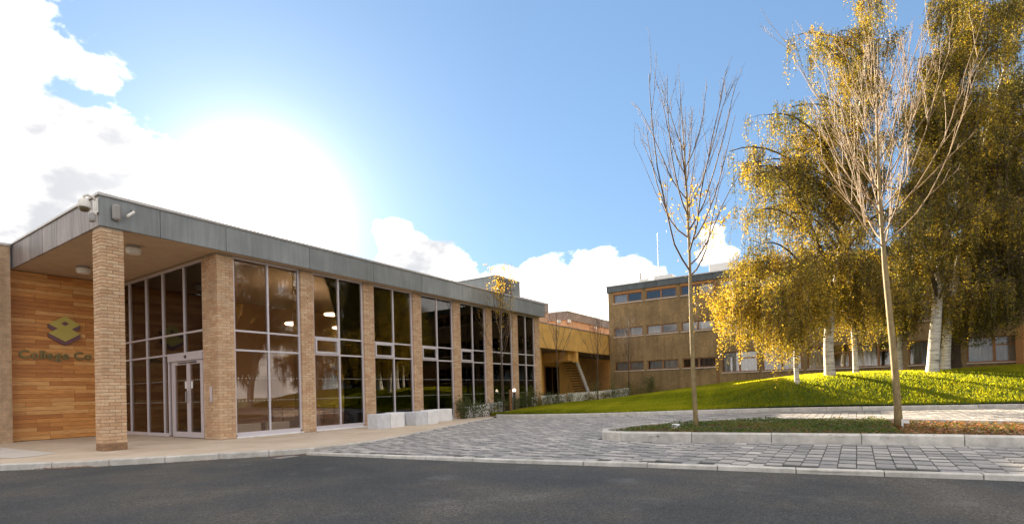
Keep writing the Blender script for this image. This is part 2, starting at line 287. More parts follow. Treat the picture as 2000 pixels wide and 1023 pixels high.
def quads(name, C, U, V, T, mat, parent=None):
    """one mesh of leaf-sized rhombs: centres, half axes, tint"""
    n = len(C); P = np.empty((n, 4, 3), np.float32); P[:, 0] = C-U; P[:, 1] = C+V*.9; P[:, 2] = C+U; P[:, 3] = C-V*.9
    me = bpy.data.meshes.new(name); me.vertices.add(n*4); me.loops.add(n*4); me.polygons.add(n)
    me.vertices.foreach_set('co', P.ravel()); me.loops.foreach_set('vertex_index', np.arange(n*4, dtype=np.int32)); me.polygons.foreach_set('loop_start', np.arange(0, n*4, 4, dtype=np.int32))
    a = me.attributes.new('tint', 'FLOAT', 'FACE'); a.data.foreach_set('value', np.clip(T, 0, 1).astype(np.float32)); me.materials.append(M[mat]); me.update(calc_edges=True); me.validate()
    return put(name, me, parent)
def rand_axes(n, su, sv, rng=RNG, droop=0):
    U = rng.normal(size=(n, 3)); U[:, 2] -= droop; U /= np.linalg.norm(U, axis=1)[:, None]; Q = rng.normal(size=(n, 3)); V = np.cross(U, Q); V /= np.linalg.norm(V, axis=1)[:, None]
    return U*np.asarray(su).reshape(-1, 1), V*np.asarray(sv).reshape(-1, 1)
def inpoly(x, y, poly):
    r = False; n = len(poly)
    for i in range(n):
        x0, y0 = poly[i]; x1, y1 = poly[i-1]
        if (y0 > y) != (y1 > y) and x < (x1-x0)*(y-y0)/(y1-y0)+x0: r = not r
    return r
def sheet(name, poly, zs, mat, k='structure'):
    P = [Vector((x, y, (zs[i] if hasattr(zs, '__len__') else zs))) for i, (x, y) in enumerate(poly)]
    t = geometry.tessellate_polygon([[Vector((p.x, p.y, 0)) for p in P]])
    t = [q if (P[q[1]]-P[q[0]]).cross(P[q[2]]-P[q[0]]).z > 0 else q[::-1] for q in t]
    m = MB(); m.add(P, t); return kind(m.build(name, mat), k)
def resample(pts, step):
    P = [np.array(p, float) for p in pts]; out = []; L = [0]
    for a, b in zip(P, P[1:]): L.append(L[-1]+np.linalg.norm((b-a)[:2]))
    n = max(1, round(L[-1]/step))
    for i in range(n+1):
        s = L[-1]*i/n; k = min(len(P)-2, max(0, np.searchsorted(L, s)-1)); t = (s-L[k])/(L[k+1]-L[k]); out.append(P[k]*(1-t)+P[k+1]*t)
    return out
def smooth(pts, it=2):
    P = [np.array(p, float) for p in pts]
    for _ in range(it):
        Q = [P[0]]
        for a, b in zip(P, P[1:]): Q += [a*.75+b*.25, a*.25+b*.75]
        P = Q+[P[-1]]
    return P
def kerb_run(name, pts, z0, w, parent, step=.92, side=1, gap=.006, ch=.018):
    """kerb stones along a line (x, y, top z); face on the line, body to the given side"""
    Q = resample(pts, step); nrm = []
    for i in range(len(Q)):
        d = (Q[min(i+1, len(Q)-1)]-Q[max(0, i-1)])[:2]; d /= np.linalg.norm(d); nrm.append(np.array([-d[1], d[0]])*side)
    for i in range(len(Q)-1):
        a, b = Q[i], Q[i+1]; d = (b-a)[:2]/np.linalg.norm((b-a)[:2]); j = random.uniform(-.004, .004)
        prof = [(0, None), (0, -ch), (ch, 0), (w, 0), (w, None)]; vs = []
        for e, nn, sg in ((a, nrm[i], 1), (b, nrm[i+1], -1)):
            for o, dz in prof: xy = e[:2]+d*gap*sg+nn*o; vs.append((xy[0], xy[1], z0 if dz is None else e[2]+dz+j))
        m = MB(); m.add(vs, [(0, 1, 6, 5), (1, 2, 7, 6), (2, 3, 8, 7), (3, 4, 9, 8), (4, 0, 5, 9), (4, 3, 2, 1, 0), (5, 6, 7, 8, 9)]); c = (a+b)/2
        m.build(name, 'kerb', parent, origin=(c[0], c[1], z0))
# ------------------------------------------------------------------ the ground
kind(MB().add([(-1500, -1500, -.3), (1500, -1500, -.3), (1500, 1500, -.3), (-1500, 1500, -.3)], [(0, 1, 2, 3)]).build('ground', 'ground'), 'structure')
RZ, PZ = -.12, -.065
def pz(x): return PZ+.009*(x-8)
road = kind(MB().add([(-60, -60, RZ), (29, -60, RZ), (29, 22, RZ), (-60, 22, RZ)], [(0, 1, 2, 3)]).build('road', 'asphalt'), 'structure')
KL = smooth([(-6, 15.2, 0), (.5, 14.25, 0), (2.4, 13.5, 0), (3.35, 12.25, 0), (4.1, 11.62, 0), (4.68, 11.12, 0), (5.25, 10.76, 0), (5.85, 10.33, 0), (6.35, 9.85, 0), (6.95, 9.62, 0), (7.9, 9.72, -.02), (9.0, 9.93, -.042), (10.6, 10.35, -.03), (13.3, 11.25, -.006), (16, 12.05, .018), (17.5, 12.48, .03)], 1)
KB = []
for i, p in enumerate(KL):
    d = (KL[min(i+1, len(KL)-1)]-KL[max(0, i-1)])[:2]; d /= np.linalg.norm(d); KB.append((p[0]-d[1]*.118, p[1]+d[0]*.118, p[2]-.002))
inner = [(20.2, 13.3, .02), (24.6, 13.9, 0), (24.6, 21, 0), (-6, 21, 0)]
pav = KB+inner
pavement = sheet('pavement', [p[:2] for p in pav], [p[2] for p in pav], 'pavement')
kerb_run('kerb_stone', KL, -.2, .12, pavement)
def onz(u, v, z): d = ray(u, v); return CAM+d*(z-EYE)/d[2]
P_ = [onz(u, v, .004)[:2] for u, v in [(-60, 868), (0, 873), (60, 879), (112, 884), (70, 890), (30, 893.5), (-60, 893)]]; sheet('pale_paving', [tuple(p) for p in P_], .004, 'sill')
# paved area
LK = smooth([(17.45, 12.35), (17.25, 11.6), (17.5, 10.3), (18.2, 8.3), (19.7, 6.1), (21.0, 4.15), (21.7, 2.75), (22.35, .87), (23.2, -1.85), (24.0, -4.6), (24.6, -9), (24.8, -16)], 2)
EDGE = [(6.62, 9.5), (7.25, 4.9), (7.72, 2.4), (7.98, .4), (8.35, -1.6), (8.8, -6), (9.3, -16)]
paved_poly = EDGE+[tuple(p) for p in LK[::-1]]+[(17.45, 12.46), (16, 12.06), (13.3, 11.26), (10.6, 10.36), (9, 9.94), (7.9, 9.73), (6.95, 9.63)]
paving = sheet('block_paving', paved_poly, [pz(p[0])-.018 for p in paved_poly], 'sand')
kerb_run('edging_stone', [(x, y, pz(x)+.012) for x, y in EDGE], -.2, .11, paving, 1.0, side=1, ch=.012)
ISL = smooth([(11.6, -16, 0), (11.75, -8, 0), (11.6, -2.2, 0), (11.42, -1, 0), (11.22, .37, 0), (11.03, 1.73, 0), (10.8, 3.0, 0), (10.6, 4.1, 0), (10.75, 4.75, 0), (11.3, 5.0, 0), (12.1, 4.95, 0), (13.0, 4.72, 0), (14.5, 4.1, 0), (15.9, 2.9, 0), (16.5, 1.2, 0), (16.4, -.4, 0), (15.9, -1.7, 0), (15.6, -3.2, 0), (15.4, -8, 0), (15.3, -16, 0)], 1)
isl_poly = [tuple(p[:2]) for p in ISL]
pav_meshes = {}
def paver_mesh(l, w):
    k = (l, w)
    if k not in pav_meshes:
        m = MB(); c = .010; ex, ey = .024, .006; x, y = l/2, w/2
        m.add([(-x, -y, -.06), (x, -y, -.06), (x, y, -.06), (-x, y, -.06), (-x, -y, -c), (x, -y, -c), (x, y, -c), (-x, y, -c), (-x+ex, -y+ey, 0), (x-ex, -y+ey, 0), (x-ex, y-ey, 0), (-x+ex, y-ey, 0)],
              [(0, 1, 5, 4), (1, 2, 6, 5), (2, 3, 7, 6), (3, 0, 4, 7), (4, 5, 9, 8), (5, 6, 10, 9), (6, 7, 11, 10), (7, 4, 8, 11), (8, 9, 10, 11)])
        me = bpy.data.meshes.new('paver'); me.from_pydata(m.v, [], m.f); me.materials.append(M['paver']); me.materials.append(M['joint_dirt_shade']); me.polygons.foreach_set('material_index', [1, 1, 1, 1, 0, 1, 0, 1, 0]); me.update(); pav_meshes[k] = (me, m)
    return pav_meshes[k]
cells = []
y = -15.8; SW = .212
xe = np.interp
while y < 12.6:
    x = 6.5-random.random()*.3
    while x < 26.8:
        l = random.choice((.26, .30, .34, .38))
        cx, cy_ = x+l/2, y+SW/2
        if inpoly(cx, cy_, paved_poly) and inpoly(cx-l*.45-.05, cy_, paved_poly) and not inpoly(cx, cy_, isl_poly): cells.append((cx, cy_, l))
        x += l+.045
    y += SW+.008
def inframe(c):
    u, v, z = pj((c[0], c[1], PZ)); return z > 0 and -20 < u < 2020 and v < 1040
vis = sorted([c for c in cells if inframe(c)], key=lambda c: pj((c[0], c[1], PZ))[2])
near = set(vis[:300]); rest = MB()
for c in cells:
    me, m = paver_mesh(c[2], SW); dz = random.uniform(-.004, .004)
    if c in near:
        o = put('paver', me, paving, (c[0], c[1], pz(c[0])+dz)); o.rotation_euler = (random.uniform(-.008, .008), random.uniform(-.008, .008), random.uniform(-.012, .012))
    else: rest.add([(vx+c[0], vy+c[1], vz+pz(vx+c[0])+dz) for vx, vy, vz in m.v], m.f)
ro = kind(rest.build('pavers', 'paver', paving, tint=True), 'stuff'); ro.data.materials.append(M['joint_dirt_shade']); ro.data.polygons.foreach_set('material_index', [1, 1, 1, 1, 0, 1, 0, 1, 0]*(len(ro.data.polygons)//9))
# island bed
bed_poly = []
for i, p in enumerate(ISL):
    d = (ISL[min(i+1, len(ISL)-1)]-ISL[max(0, i-1)])[:2]; d /= np.linalg.norm(d); bed_poly.append((p[0]+d[1]*.09, p[1]-d[0]*.09))
bed = sheet('planting_bed', bed_poly, .045, 'soil')
ik = [i for i, p in enumerate(ISL) if p[1] > 4.0 and p[0] < 11.6]; i0, i1 = min(ik), max(ik)
for seg, stp in ((ISL[:i0+1], 1.45), (ISL[i0:i1+1], .30), (ISL[i1:], 1.2)): kerb_run('kerb_stone', [(p[0], p[1], .15) for p in seg], -.2, .14, bed, stp, side=-1, ch=.03)
# lawn height: thin plate spline through known ground points
ctl = [(p[0], p[1], pz(p[0])+.14) for p in LK[::4]]+[(18.9, 13.0, .08), (21.5, 13.2, .2), (24.2, 13.9, .25), (27.6, 13.9, .3), (31, 13.4, .36), (34.5, 12.6, .55), (36, 11.6, .72), (40.5, 16.9, .45), (40.5, 13.5, .5), (40.5, 10.8, .75), (40.5, 8.8, 1.15), (40.5, 7, 1.36), (40.5, 4, 1.45), (40.5, 0, 1.5), (40.5, -4, 1.52), (40.5, -8, 1.55), (40.5, -16, 1.5), (24.65, 2.07, 1.12), (26.3, .96, 1.40), (27.9, 0, 1.45), (31, -1.7, 1.52), (28.1, -2.6, 1.41), (29.7, -3.2, 1.48), (31.9, -3.8, 1.52), (28.5, -9, 1.4), (30, -16, 1.4), (34, 0, 1.52), (23.2, 3.0, .72), (25.2, -1.0, .98), (26.2, -6, .95), (21, 9.5, .24), (26, 9.5, .48), (31, 8.5, .85), (23, 6.5, .42), (28, 6, .95), (34, 5.5, 1.25), (25.5, 4.2, .98)]
CT = np.array(ctl); n_ = len(CT)
def U_(r2): return np.where(r2 > 1e-9, r2*np.log(r2+1e-12), 0)
A_ = np.zeros((n_+3, n_+3)); dd = ((CT[:, None, :2]-CT[None, :, :2])**2).sum(-1); A_[:n_, :n_] = U_(dd)+np.eye(n_)*2.0; A_[:n_, n_] = 1; A_[:n_, n_+1:] = CT[:, :2]; A_[n_, :n_] = 1; A_[n_+1:, :n_] = CT[:, :2].T
W_ = np.linalg.solve(A_, np.concatenate([CT[:, 2], np.zeros(3)]))
def lawnz(x, y):
    P = np.stack([np.atleast_1d(x), np.atleast_1d(y)], -1); r2 = ((P[:, None, :]-CT[None, :, :2])**2).sum(-1); z = U_(r2)@W_[:n_]+W_[n_]+P@W_[n_+1:]
    return z if np.ndim(x) else float(z[0])
FAR = resample([(17.7, 12.75), (20.2, 13.3), (24.3, 14.1), (27.5, 14.8), (33, 16.2), (40.6, 17.2), (40.6, 8), (40.6, 0), (40.6, -16)], .35)
KK = resample([(p[0]+.1, p[1]+.05) for p in LK], .3); nk = 120; nt_ = 44
def lawnpt(s, t):
    a = KK[0]*0; i = s*(len(KK)-1); k = min(int(i), len(KK)-2); a = KK[k]+(KK[k+1]-KK[k])*(i-k)
    j = s*(len(FAR)-1); q = min(int(j), len(FAR)-2); b = FAR[q]+(FAR[q+1]-FAR[q])*(j-q)
    return a*(1-t)+b*t
G = np.array([[lawnpt(i/nk, j/nt_) for j in range(nt_+1)] for i in range(nk+1)]); GZ = lawnz(G[:, :, 0].ravel(), G[:, :, 1].ravel()).reshape(nk+1, nt_+1)
m = MB(); m.add([(G[i, j, 0], G[i, j, 1], GZ[i, j]) for i in range(nk+1) for j in range(nt_+1)], [(i*(nt_+1)+j, (i+1)*(nt_+1)+j, (i+1)*(nt_+1)+j+1, i*(nt_+1)+j+1)[::-1] for i in range(nk) for j in range(nt_)])
lawn = kind(m.build('lawn', 'lawn', smooth=True), 'structure')
kerb_run('kerb_stone', [(p[0], p[1], pz(p[0])+.14) for p in LK], -.2, .13, lawn, 1.15, side=1, ch=.025)
# grass blades
gs = RNG.random(280000); gt = RNG.random(280000)**1.2
idx = gs*nk; jdx = gt*nt_; i0 = np.minimum(idx.astype(int), nk-1); j0 = np.minimum(jdx.astype(int), nt_-1); fx = (idx-i0)[:, None]; fy = (jdx-j0)[:, None]
G3 = np.dstack([G, GZ]); P = (G3[i0, j0]*(1-fx)+G3[i0+1, j0]*fx)*(1-fy)+(G3[i0, j0+1]*(1-fx)+G3[i0+1, j0+1]*fx)*fy
hh = RNG.uniform(.03, .085, len(P)); Ub = np.stack([RNG.normal(0, .35, len(P))*hh, RNG.normal(0, .35, len(P))*hh, hh], -1); an = RNG.random(len(P))*np.pi; Vb = np.stack([np.cos(an), np.sin(an), 0*an], -1)*RNG.uniform(.009, .020, len(P))[:, None]
clump = .5+.25*np.sin(P[:, 0]*2.1+np.sin(P[:, 1]*1.7)*2)*np.sin(P[:, 1]*2.6+P[:, 0])+.25*np.sin(P[:, 0]*.7+1.3*np.sin(P[:, 1]*.45))
o = quads('grass', P+np.array([0, 0, .03]), Ub, Vb, RNG.random(len(P))*.45+clump*.62-.04, 'grass_blade'); kind(tag(o, 'short green grass covering the sloping lawn', 'grass'), 'stuff')
lf = []
for _ in range(5200):
    s_, t_ = random.random(), random.random(); q = lawnpt(s_, t_)
    if random.random() < (1 if q[1] < 7 else .25): lf.append((q[0], q[1]))
LF = np.array(lf); C = np.column_stack([LF, lawnz(LF[:, 0], LF[:, 1])+RNG.uniform(.05, .10, len(LF))]); U, V = rand_axes(len(C), RNG.uniform(.022, .05, len(C)), RNG.uniform(.016, .035, len(C))); U[:, 2] *= .4; V[:, 2] *= .4
kind(tag(quads('lawn_leaves', C, U, V, RNG.random(len(C)), 'yellow_leaf'), 'yellow fallen birch leaves scattered on the lawn', 'leaves'), 'stuff')
# ------------------------------------------------------------------ main building
FY, GY, ZS, ZT = 13.69, 14.0, 4.95, 5.66
hall = thing('glazed_hall', (7.2, 14, 0), 'two-storey-high glazed hall with buff brick piers and grey metal roof edge', 'building')
PIERS = [7.20, 9.69, 12.12, 14.50, 16.88, 19.18, 21.38, 23.52]; PW = .44
BH, BL, BD, JT = .065, .215, .1025, .01
def bricks_of(px, py, z0, nc, w=.44):
    """bricks of a square pier, course by course: (x0,y0,x1,y1,z,visible)"""
    out = []
    for k in range(nc):
        z = z0+k*(BH+JT)
        if k % 2 == 0:
            for yy, vi in ((0, 1), (w-BD, 0)):
                for a, b in ((0, BL), (w-BL, w)): out.append((px+a, py+yy, px+b, py+yy+BD, z, vi or a == 0))
            for xx, vi in ((0, 1), (w-BD, 0)): out.append((px+xx, py+BD+JT, px+xx+BD, py+w-BD-JT, z, vi))
        else:
            for xx, vi in ((0, 1), (w-BD, 0)):
                for a, b in ((0, BL), (w-BL, w)): out.append((px+xx, py+a, px+xx+BD, py+b, z, vi or a == 0))
            for yy, vi in ((0, 1), (w-BD, 0)): out.append((px+BD+JT, py+yy, px+w-BD-JT, py+yy+BD, z, vi))
    return out
def add_brick(m, b, sh=.0): j = random.uniform(-.0015, .0015); m.box(b[0]-sh+j, b[1]-sh+j, b[4], b[2]+sh+j, b[3]+sh+j, b[4]+BH, .004)
# corner pillar: bricks one by one
cx, cyp = 4.57, 13.72
pil = MB().box(cx+.012, cyp+.012, 0, cx+PW-.012, cyp+PW-.012, ZS).build('brick_pillar', 'mortar', hall)
bmesh_cache = {}; hidden = MB()
for b in bricks_of(cx, cyp, .165, 63):
    if b[5]:
        key = (round(b[2]-b[0], 4), round(b[3]-b[1], 4))
        if key not in bmesh_cache:
            q = MB().box(-key[0]/2, -key[1]/2, 0, key[0]/2, key[1]/2, BH, .005); me = bpy.data.meshes.new('brick'); me.from_pydata(q.v, [], q.f); me.materials.append(M['brick']); me.update(); bmesh_cache[key] = me
        o = put('brick', bmesh_cache[key], pil, ((b[0]+b[2])/2+random.uniform(-.002, .002), (b[1]+b[3])/2+random.uniform(-.002, .002), b[4])); o.rotation_euler.z = random.uniform(-.006, .006)
    else: add_brick(hidden, b)
kind(hidden.build('bricks', 'brick', pil, tint=True), 'stuff')
pb = MB()
for b in bricks_of(cx-.004, cyp-.004, .01, 2, .448): add_brick(pb, b)
kind(pb.build('plinth', 'plinth_brick', pil), 'stuff')
for i, px in enumerate(PIERS):
    dep = .8 if i == 0 else .44
    pr = MB().box(px+.012, GY+.012, 0, px+PW-.012, GY+dep-.012, ZS-.002).build('brick_pier', 'mortar', hall); bs = MB()
    for b in bricks_of(px, GY, .015, 65):
        if b[5] or i in (0,): add_brick(bs, b)
    if i == 0:
        for k in range(65):
            z = .015+k*(BH+JT); yy = GY+.45
            if k % 2: bs.box(px, yy, z, px+BD, yy+.215, z+BH, .004); bs.box(px, yy+.225, z, px+BD, GY+dep, z+BH, .004)
            else: bs.box(px, yy, z, px+BD, yy+.1025, z+BH, .004); bs.box(px, yy+.1125, z, px+BD, GY+dep, z+BH, .004)
    kind(bs.build('bricks', 'brick', pr, tint=True), 'stuff')
# fascia
sx = [4.55, 5.75, 7.3, 9.8, 12.3, 14.7, 17.1, 19.35, 20.6, 21.6, 22.8, 24.05]
for a, b in zip(sx, sx[1:]): MB().box(a+.005, FY+random.uniform(0, .004), ZS-.015, b-.005, FY+.06, ZT-.075, .004).build('fascia_panel', 'metal_fascia', hall)
ys = np.linspace(FY+.062, 20.5, 14)
for a, b in zip(ys, ys[1:]): MB().box(4.55+random.uniform(0, .005), a+.006, ZS-.015, 4.61, b-.006, ZT-.075, .004).build('fascia_panel', 'fascia_zinc', hall)
MB().box(4.52, FY-.03, ZT-.07, 24.08, FY+.08, ZT, .01).box(4.52, FY+.082, ZT-.07, 4.64, 20.5, ZT, .01).build('roof_capping', 'cap', hall)
MB().box(4.615, FY+.065, ZS+.12, 24.0, 24, ZT-.08).build('roof', 'roof_grey', hall)
MB().box(4.615, FY+.065, ZS, 7.2, 20.19, ZS+.1).box(7.21, FY+.065, ZS, 23.98, GY+.3, ZS+.1).build('soffit', 'soffit', hall)
# timber wall at the back of the porch
WY = 20.2
tw = MB().box(4.5, WY+.025, 0, 7.24, WY+.3, ZS).build('timber_wall', 'dark_bark', hall)
nb = 40; bh = (ZS-.02)/nb
bcache = {}
for k in range(nb):
    x = 4.5
    cuts = [4.5]; t = 4.5+random.choice((.35, .6, .9, 1.2, 1.5))
    while t < 7.1: cuts.append(t); t += random.choice((.6, .9, 1.2, 1.5))
    cuts.append(7.24)
    for a, b in zip(cuts, cuts[1:]):
        if b-a < .1: continue
        q = MB().box(-(b-a)/2+.002, -.012, .002, (b-a)/2-.002, .012, bh-.003, .003)
        q.build('board', 'timber_board', tw, origin=None).location = ((a+b)/2, WY+.012+random.uniform(-.003, .003), .01+k*bh)
for o in tw.children: o.location = Vector(o.location)
# left brick wall
MB().box(-4, WY-.35, 0, 4.49, WY+.1, ZT-.12).build('brick_wall', 'brick_buff_wall', hall)
MB().box(-4, WY-.38, ZT-.12, 4.5, WY+.13, ZT-.05).build('coping', 'cap', hall)
# interior and rear
MB().box(7.3, GY+.16, 0, 23.95, 23.8, .045).build('interior_floor', 'interior_floor', hall)
MB().box(7.3, GY+.45, ZS-.02, 23.95, 23.8, ZS+.05).build('interior_ceiling', 'interior_ceiling', hall)
MB().box(7.25, 20.6, .05, 23.95, 20.75, ZS-.03).box(7.25, 20.51, .05, 7.35, 20.6, ZS-.03).build('interior_wall', 'interior_wall', hall)
MB().box(23.98, GY+.45, 0, 24.2, 24, ZS+.1).box(4.5, 24, 0, 24.2, 24.2, ZS+.1).box(4.3, 20.55, 0, 4.49, 24, ZS+.1).build('rear_wall', 'brick_buff_wall', hall)
for x in (9.2, 12.6, 16.5, 20.3): MB().box(x, 18.4, .05, x+.35, 18.75, ZS-.03).build('interior_column', 'interior_wall', hall)
# glazed bays on the front
T1, T2, ZG0, ZG1 = 2.40, 2.93, .09, 4.94
def dots(x0, x1, zs, y, parent, axis='x'):
    m = MB()
    for z in zs:
        n = int((x1-x0)/.1)
        for k in range(n):
            a = x0+(k+.5)*(x1-x0)/n
            if axis == 'x': m.add([(a-.011, y, z), (a+.011, y, z), (a+.011, y, z+.022), (a-.011, y, z+.022)], [(0, 1, 2, 3)])
            else: m.add([(y, a-.011, z), (y, a+.011, z), (y, a+.011, z+.022), (y, a-.011, z+.022)], [(0, 1, 2, 3)])
    kind(m.build('marking_dots', 'bush_dot', parent), 'stuff')
for i in range(7):
    x0, x1 = PIERS[i]+PW+.004, PIERS[i+1]-.004; xm = (x0+x1)/2; fw_ = .055; y0, y1 = GY+.07, GY+.15
    m = MB()
    m.box(x0, y0, ZG0, x0+fw_, y1, ZG1).box(x1-fw_, y0, ZG0, x1, y1, ZG1).box(x0+fw_, y0+.001, .02, x1-fw_, y1, ZG0+.06).box(x0+fw_, y0+.001, ZG1-.05, x1-fw_, y1, ZG1)
    m.box(xm-.025, y0+.002, ZG0+.06, xm+.025, y1-.002, ZG1-.05)
    for t in (T1, T2): m.box(x0+fw_, y0+.004, t-.025, xm-.025, y1-.004, t+.025).box(xm+.025, y0+.004, t-.025, x1-fw_, y1-.004, t+.025)
    w = m.build('window', 'alu', hall)
    MB().box(x0, GY-.03, 0, x1, y0, .035).build('sill', 'concrete', w)
    for a, b in ((x0+fw_, xm-.025), (xm+.025, x1-fw_)):
        for c, d in ((ZG0+.06, T1-.025), (T1+.025, T2-.025), (T2+.025, ZG1-.05)):
            MB().box(a, GY+.105, c, b, GY+.117, d).build('pane', 'glass', w)
    if 1 <= i <= 4:
        a, b = x0+fw_, xm-.025; q = MB(); z0, z1 = T1+.03, T2-.03; t = .06
        q.box(a+.01, GY+.045, z0, b-.01, GY+.104, z0+t).box(a+.01, GY+.045, z1-t, b-.01, GY+.104, z1).box(a+.01, GY+.045, z0+t, a+.01+t, GY+.104, z1-t).box(b-.01-t, GY+.045, z0+t, b-.01, GY+.104, z1-t); q.build('opening_sash', 'alu', w)
    dots(x0+.08, x1-.08, (1.0, 1.62), GY+.1, w)
# porch glazing, perpendicular to the front
GX = 7.27; my = [20.16, 19.5, 18.3, 17.2, 16.86]
m = MB()
def xb(m, y0, y1, z0, z1, d=.08, e=0): return m.box(GX-d/2+e, y0, z0, GX+d/2-e, y1, z1)
ZP = 4.9
for yy in (20.16, 19.5, 18.3, 17.2): xb(m, yy-.027, yy+.027, .05, ZP)
xb(m, 15.9-.027, 15.9+.027, T1, ZP); xb(m, 14.81, 14.86, .05, ZP); xb(m, 16.85, 16.91, .05, T1)
for z in (T1, T2+.04): xb(m, 14.86, 20.13, z-.025, z+.025, .08, .004)
xb(m, 14.86, 20.13, ZP-.05, ZP, .08, .004); xb(m, 16.91, 20.13, .01, .11, .08, .004)
pg = m.build('porch_glazing', 'alu', hall)
for a, b in ((19.527, 20.133), (18.327, 19.473), (17.227, 18.273)):
    for c, d in ((.11, T1-.025), (T1+.025, T2+.015), (T2+.065, ZP-.05)): MB().box(GX-.006, a, c, GX+.006, b, d).build('pane', 'glass', pg)
for a, b in ((15.927, 17.173), (14.86, 15.873)):
    for c, d in ((T1+.025, T2+.015), (T2+.065, ZP-.05)): MB().box(GX-.006, a, c, GX+.006, b, d).build('pane', 'glass', pg)
MB().box(GX-.006, 16.91, .11, GX+.006, 17.173, T1-.025).build('pane', 'glass', pg)
dots(16.95, 20.1, (1.0, 1.62), GX-.012, pg, 'y')
MB().box(GX-.03, 14.87, ZP+.002, GX+.03, 20.1, ZS).build('glazing_head', 'soffit', hall)
# automatic double door
hd = MB(); xb(hd, 14.87, 16.84, 2.19, T1-.03, .16).build('door_header', 'alu', hall)
q = MB().lathe((GX-.085, 15.75, 2.29), [(.045, 0), (.04, -.03), (.0, -.035)], 12, (1, 0, 0)); q.build('sensor', 'dark_plastic', hd if isinstance(hd, bpy.types.Object) else hall)
def leaf(y0, y1, hy):
    m = MB(); w = .085
    xb(m, y0, y0+w, .02, 2.18, .055); xb(m, y1-w, y1, .02, 2.18, .055); xb(m, y0+w, y1-w, .02, .17, .055, .001); xb(m, y0+w, y1-w, 2.08, 2.18, .055, .001)
    d = m.build('door', 'alu', hall); MB().box(GX-.006, y0+w, .17, GX+.006, y1-w, 2.08).build('pane', 'glass', d)
    MB().tube([(GX-.03, hy, 1.0), (GX-.075, hy, 1.02), (GX-.075, hy, 1.3), (GX-.03, hy, 1.32)], .012, 8).build('handle', 'cap', d)
    dots(y0+w+.02, y1-w-.02, (1.0, 1.62), GX-.012, d, 'y')
    sg = 1 if hy > (y0+y1)/2 else -1; a = hy-sg*.12
    MB().box(GX-.012, a-.055, 1.4, GX-.008, a+.055, 1.6).build('notice', 'white_paint', d)
    MB().box(GX-.075, min(hy, hy-sg*.45), 2.11, GX-.03, max(hy, hy-sg*.45), 2.14).build('door_closer', 'dark_plastic', d)
leaf(15.745, 16.62, 15.79); leaf(14.98, 15.735, 15.69)
m = MB(); xb(m, 16.63, 16.70, .02, 2.18, .07); xb(m, 14.90, 14.97, .02, 2.18, .07); m.build('door_frame', 'alu', hall)
MB().box(GX-.006, 16.70, .05, GX+.006, 16.85, 2.18).build('pane', 'glass', hall)
MB().box(7.155, 14.34, 1.0, 7.197, 14.40, 1.42, .006).build('door_intercom', 'alu', hall)
# sign on the timber
sg = thing('wall_sign', (5.5, WY-.02, 2.4), 'gold and purple stacked-square emblem above raised lettering on timber wall', 'sign')
SY = WY-.03
def wp(u, v): p = onY(u, v, SY); return Vector((p[0], SY, p[2]))
def plate(name, px, mat, d): MB().prism([wp(*p) for p in px], (0, -d, 0)).build(name, mat, sg)
def rh(dy): return [(93, 632+dy), (126, 617.5+dy), (155.5, 635+dy), (126.5, 649+dy)]
for dy, nm in ((18, 'lower'), (0, 'upper')):
    L_, T_, R_, B_ = rh(dy)
    plate('emblem_side', [L_, B_, (B_[0], B_[1]+8), (L_[0], L_[1]+8)], 'logo_purple', .05); plate('emblem_side', [B_, R_, (R_[0], R_[1]+8), (B_[0], B_[1]+8)], 'logo_purple', .048)
    plate('emblem_square', [L_, B_, R_, T_][::-1], 'logo_gold', .052+(.006 if dy == 0 else 0))
plate('emblem_centre', [(118, 632), (126, 628), (134, 632.5), (126, 636.5)], 'logo_purple', .062)
xcur = wp(37, 690).x; zb_ = wp(37, 699).z; zb2 = wp(175, 700).z
for ch in 'College Co':
    if ch == ' ': xcur += .10; continue
    cu = bpy.data.curves.new('letter', 'FONT'); cu.body = ch; cu.size = .345; cu.extrude = .018; cu.bevel_depth = .002; cu.offset = .006
    to = bpy.data.objects.new('letter_tmp', cu); COL.objects.link(to); bpy.context.view_layer.update()
    me = bpy.data.meshes.new_from_object(to.evaluated_get(bpy.context.evaluated_depsgraph_get())); bpy.data.objects.remove(to)
    xs_ = [v.co.x for v in me.vertices]; x0, x1 = min(xs_), max(xs_)
    for v in me.vertices: x, yv, z = v.co; v.co = (x-x0, -z, yv)
    me.materials.clear(); me.materials.append(M['letter']); me.update()
    o = put('letter', me, sg, (xcur, SY-.0, zb_)); xcur += (x1-x0)+.028
# porch lamps and cameras
for k, (u, v) in enumerate(((260, 480), (162, 520))):
    p = onX(u, v, 5.67); x, y = (5.67, 14.98) if k == 0 else (5.68, 18.3)
    t = thing('ceiling_light', (x, y, ZS), ('round drum ceiling light under porch right of the brick pillar', 'round drum ceiling light under porch left of the brick pillar')[k], 'lamp', 'porch ceiling lights')
    MB().lathe((x, y, ZS), [(.15, 0), (.15, -.07), (.0, -.07)], 20).build('lamp_base', 'grey_plastic', t)
    MB().lathe((x, y, ZS-.07), [(.165, 0), (.165, -.05), (.145, -.13), (.0, -.135)], 20).build('lamp_shade', 'cam_white', t, smooth=False)
c0 = Vector((4.55, FY, 0))
t = thing('security_camera', (4.4, 13.75, 5.5), 'cream dome security camera on curved bracket at roof corner', 'camera', 'cameras at the roof corner')
dc = Vector((4.32, 13.80, 5.30))
MB().lathe(dc, [(.0, .17), (.06, .165), (.10, .12), (.115, .03), (.12, 0), (.12, -.03), (.0, -.03)], 18).build('housing', 'cam_white', t, smooth=True)
MB().lathe(dc, [(.095, -.03), (.09, -.07), (.06, -.105), (.0, -.12)], 18).build('dome', 'smoke_dome', t, smooth=True)
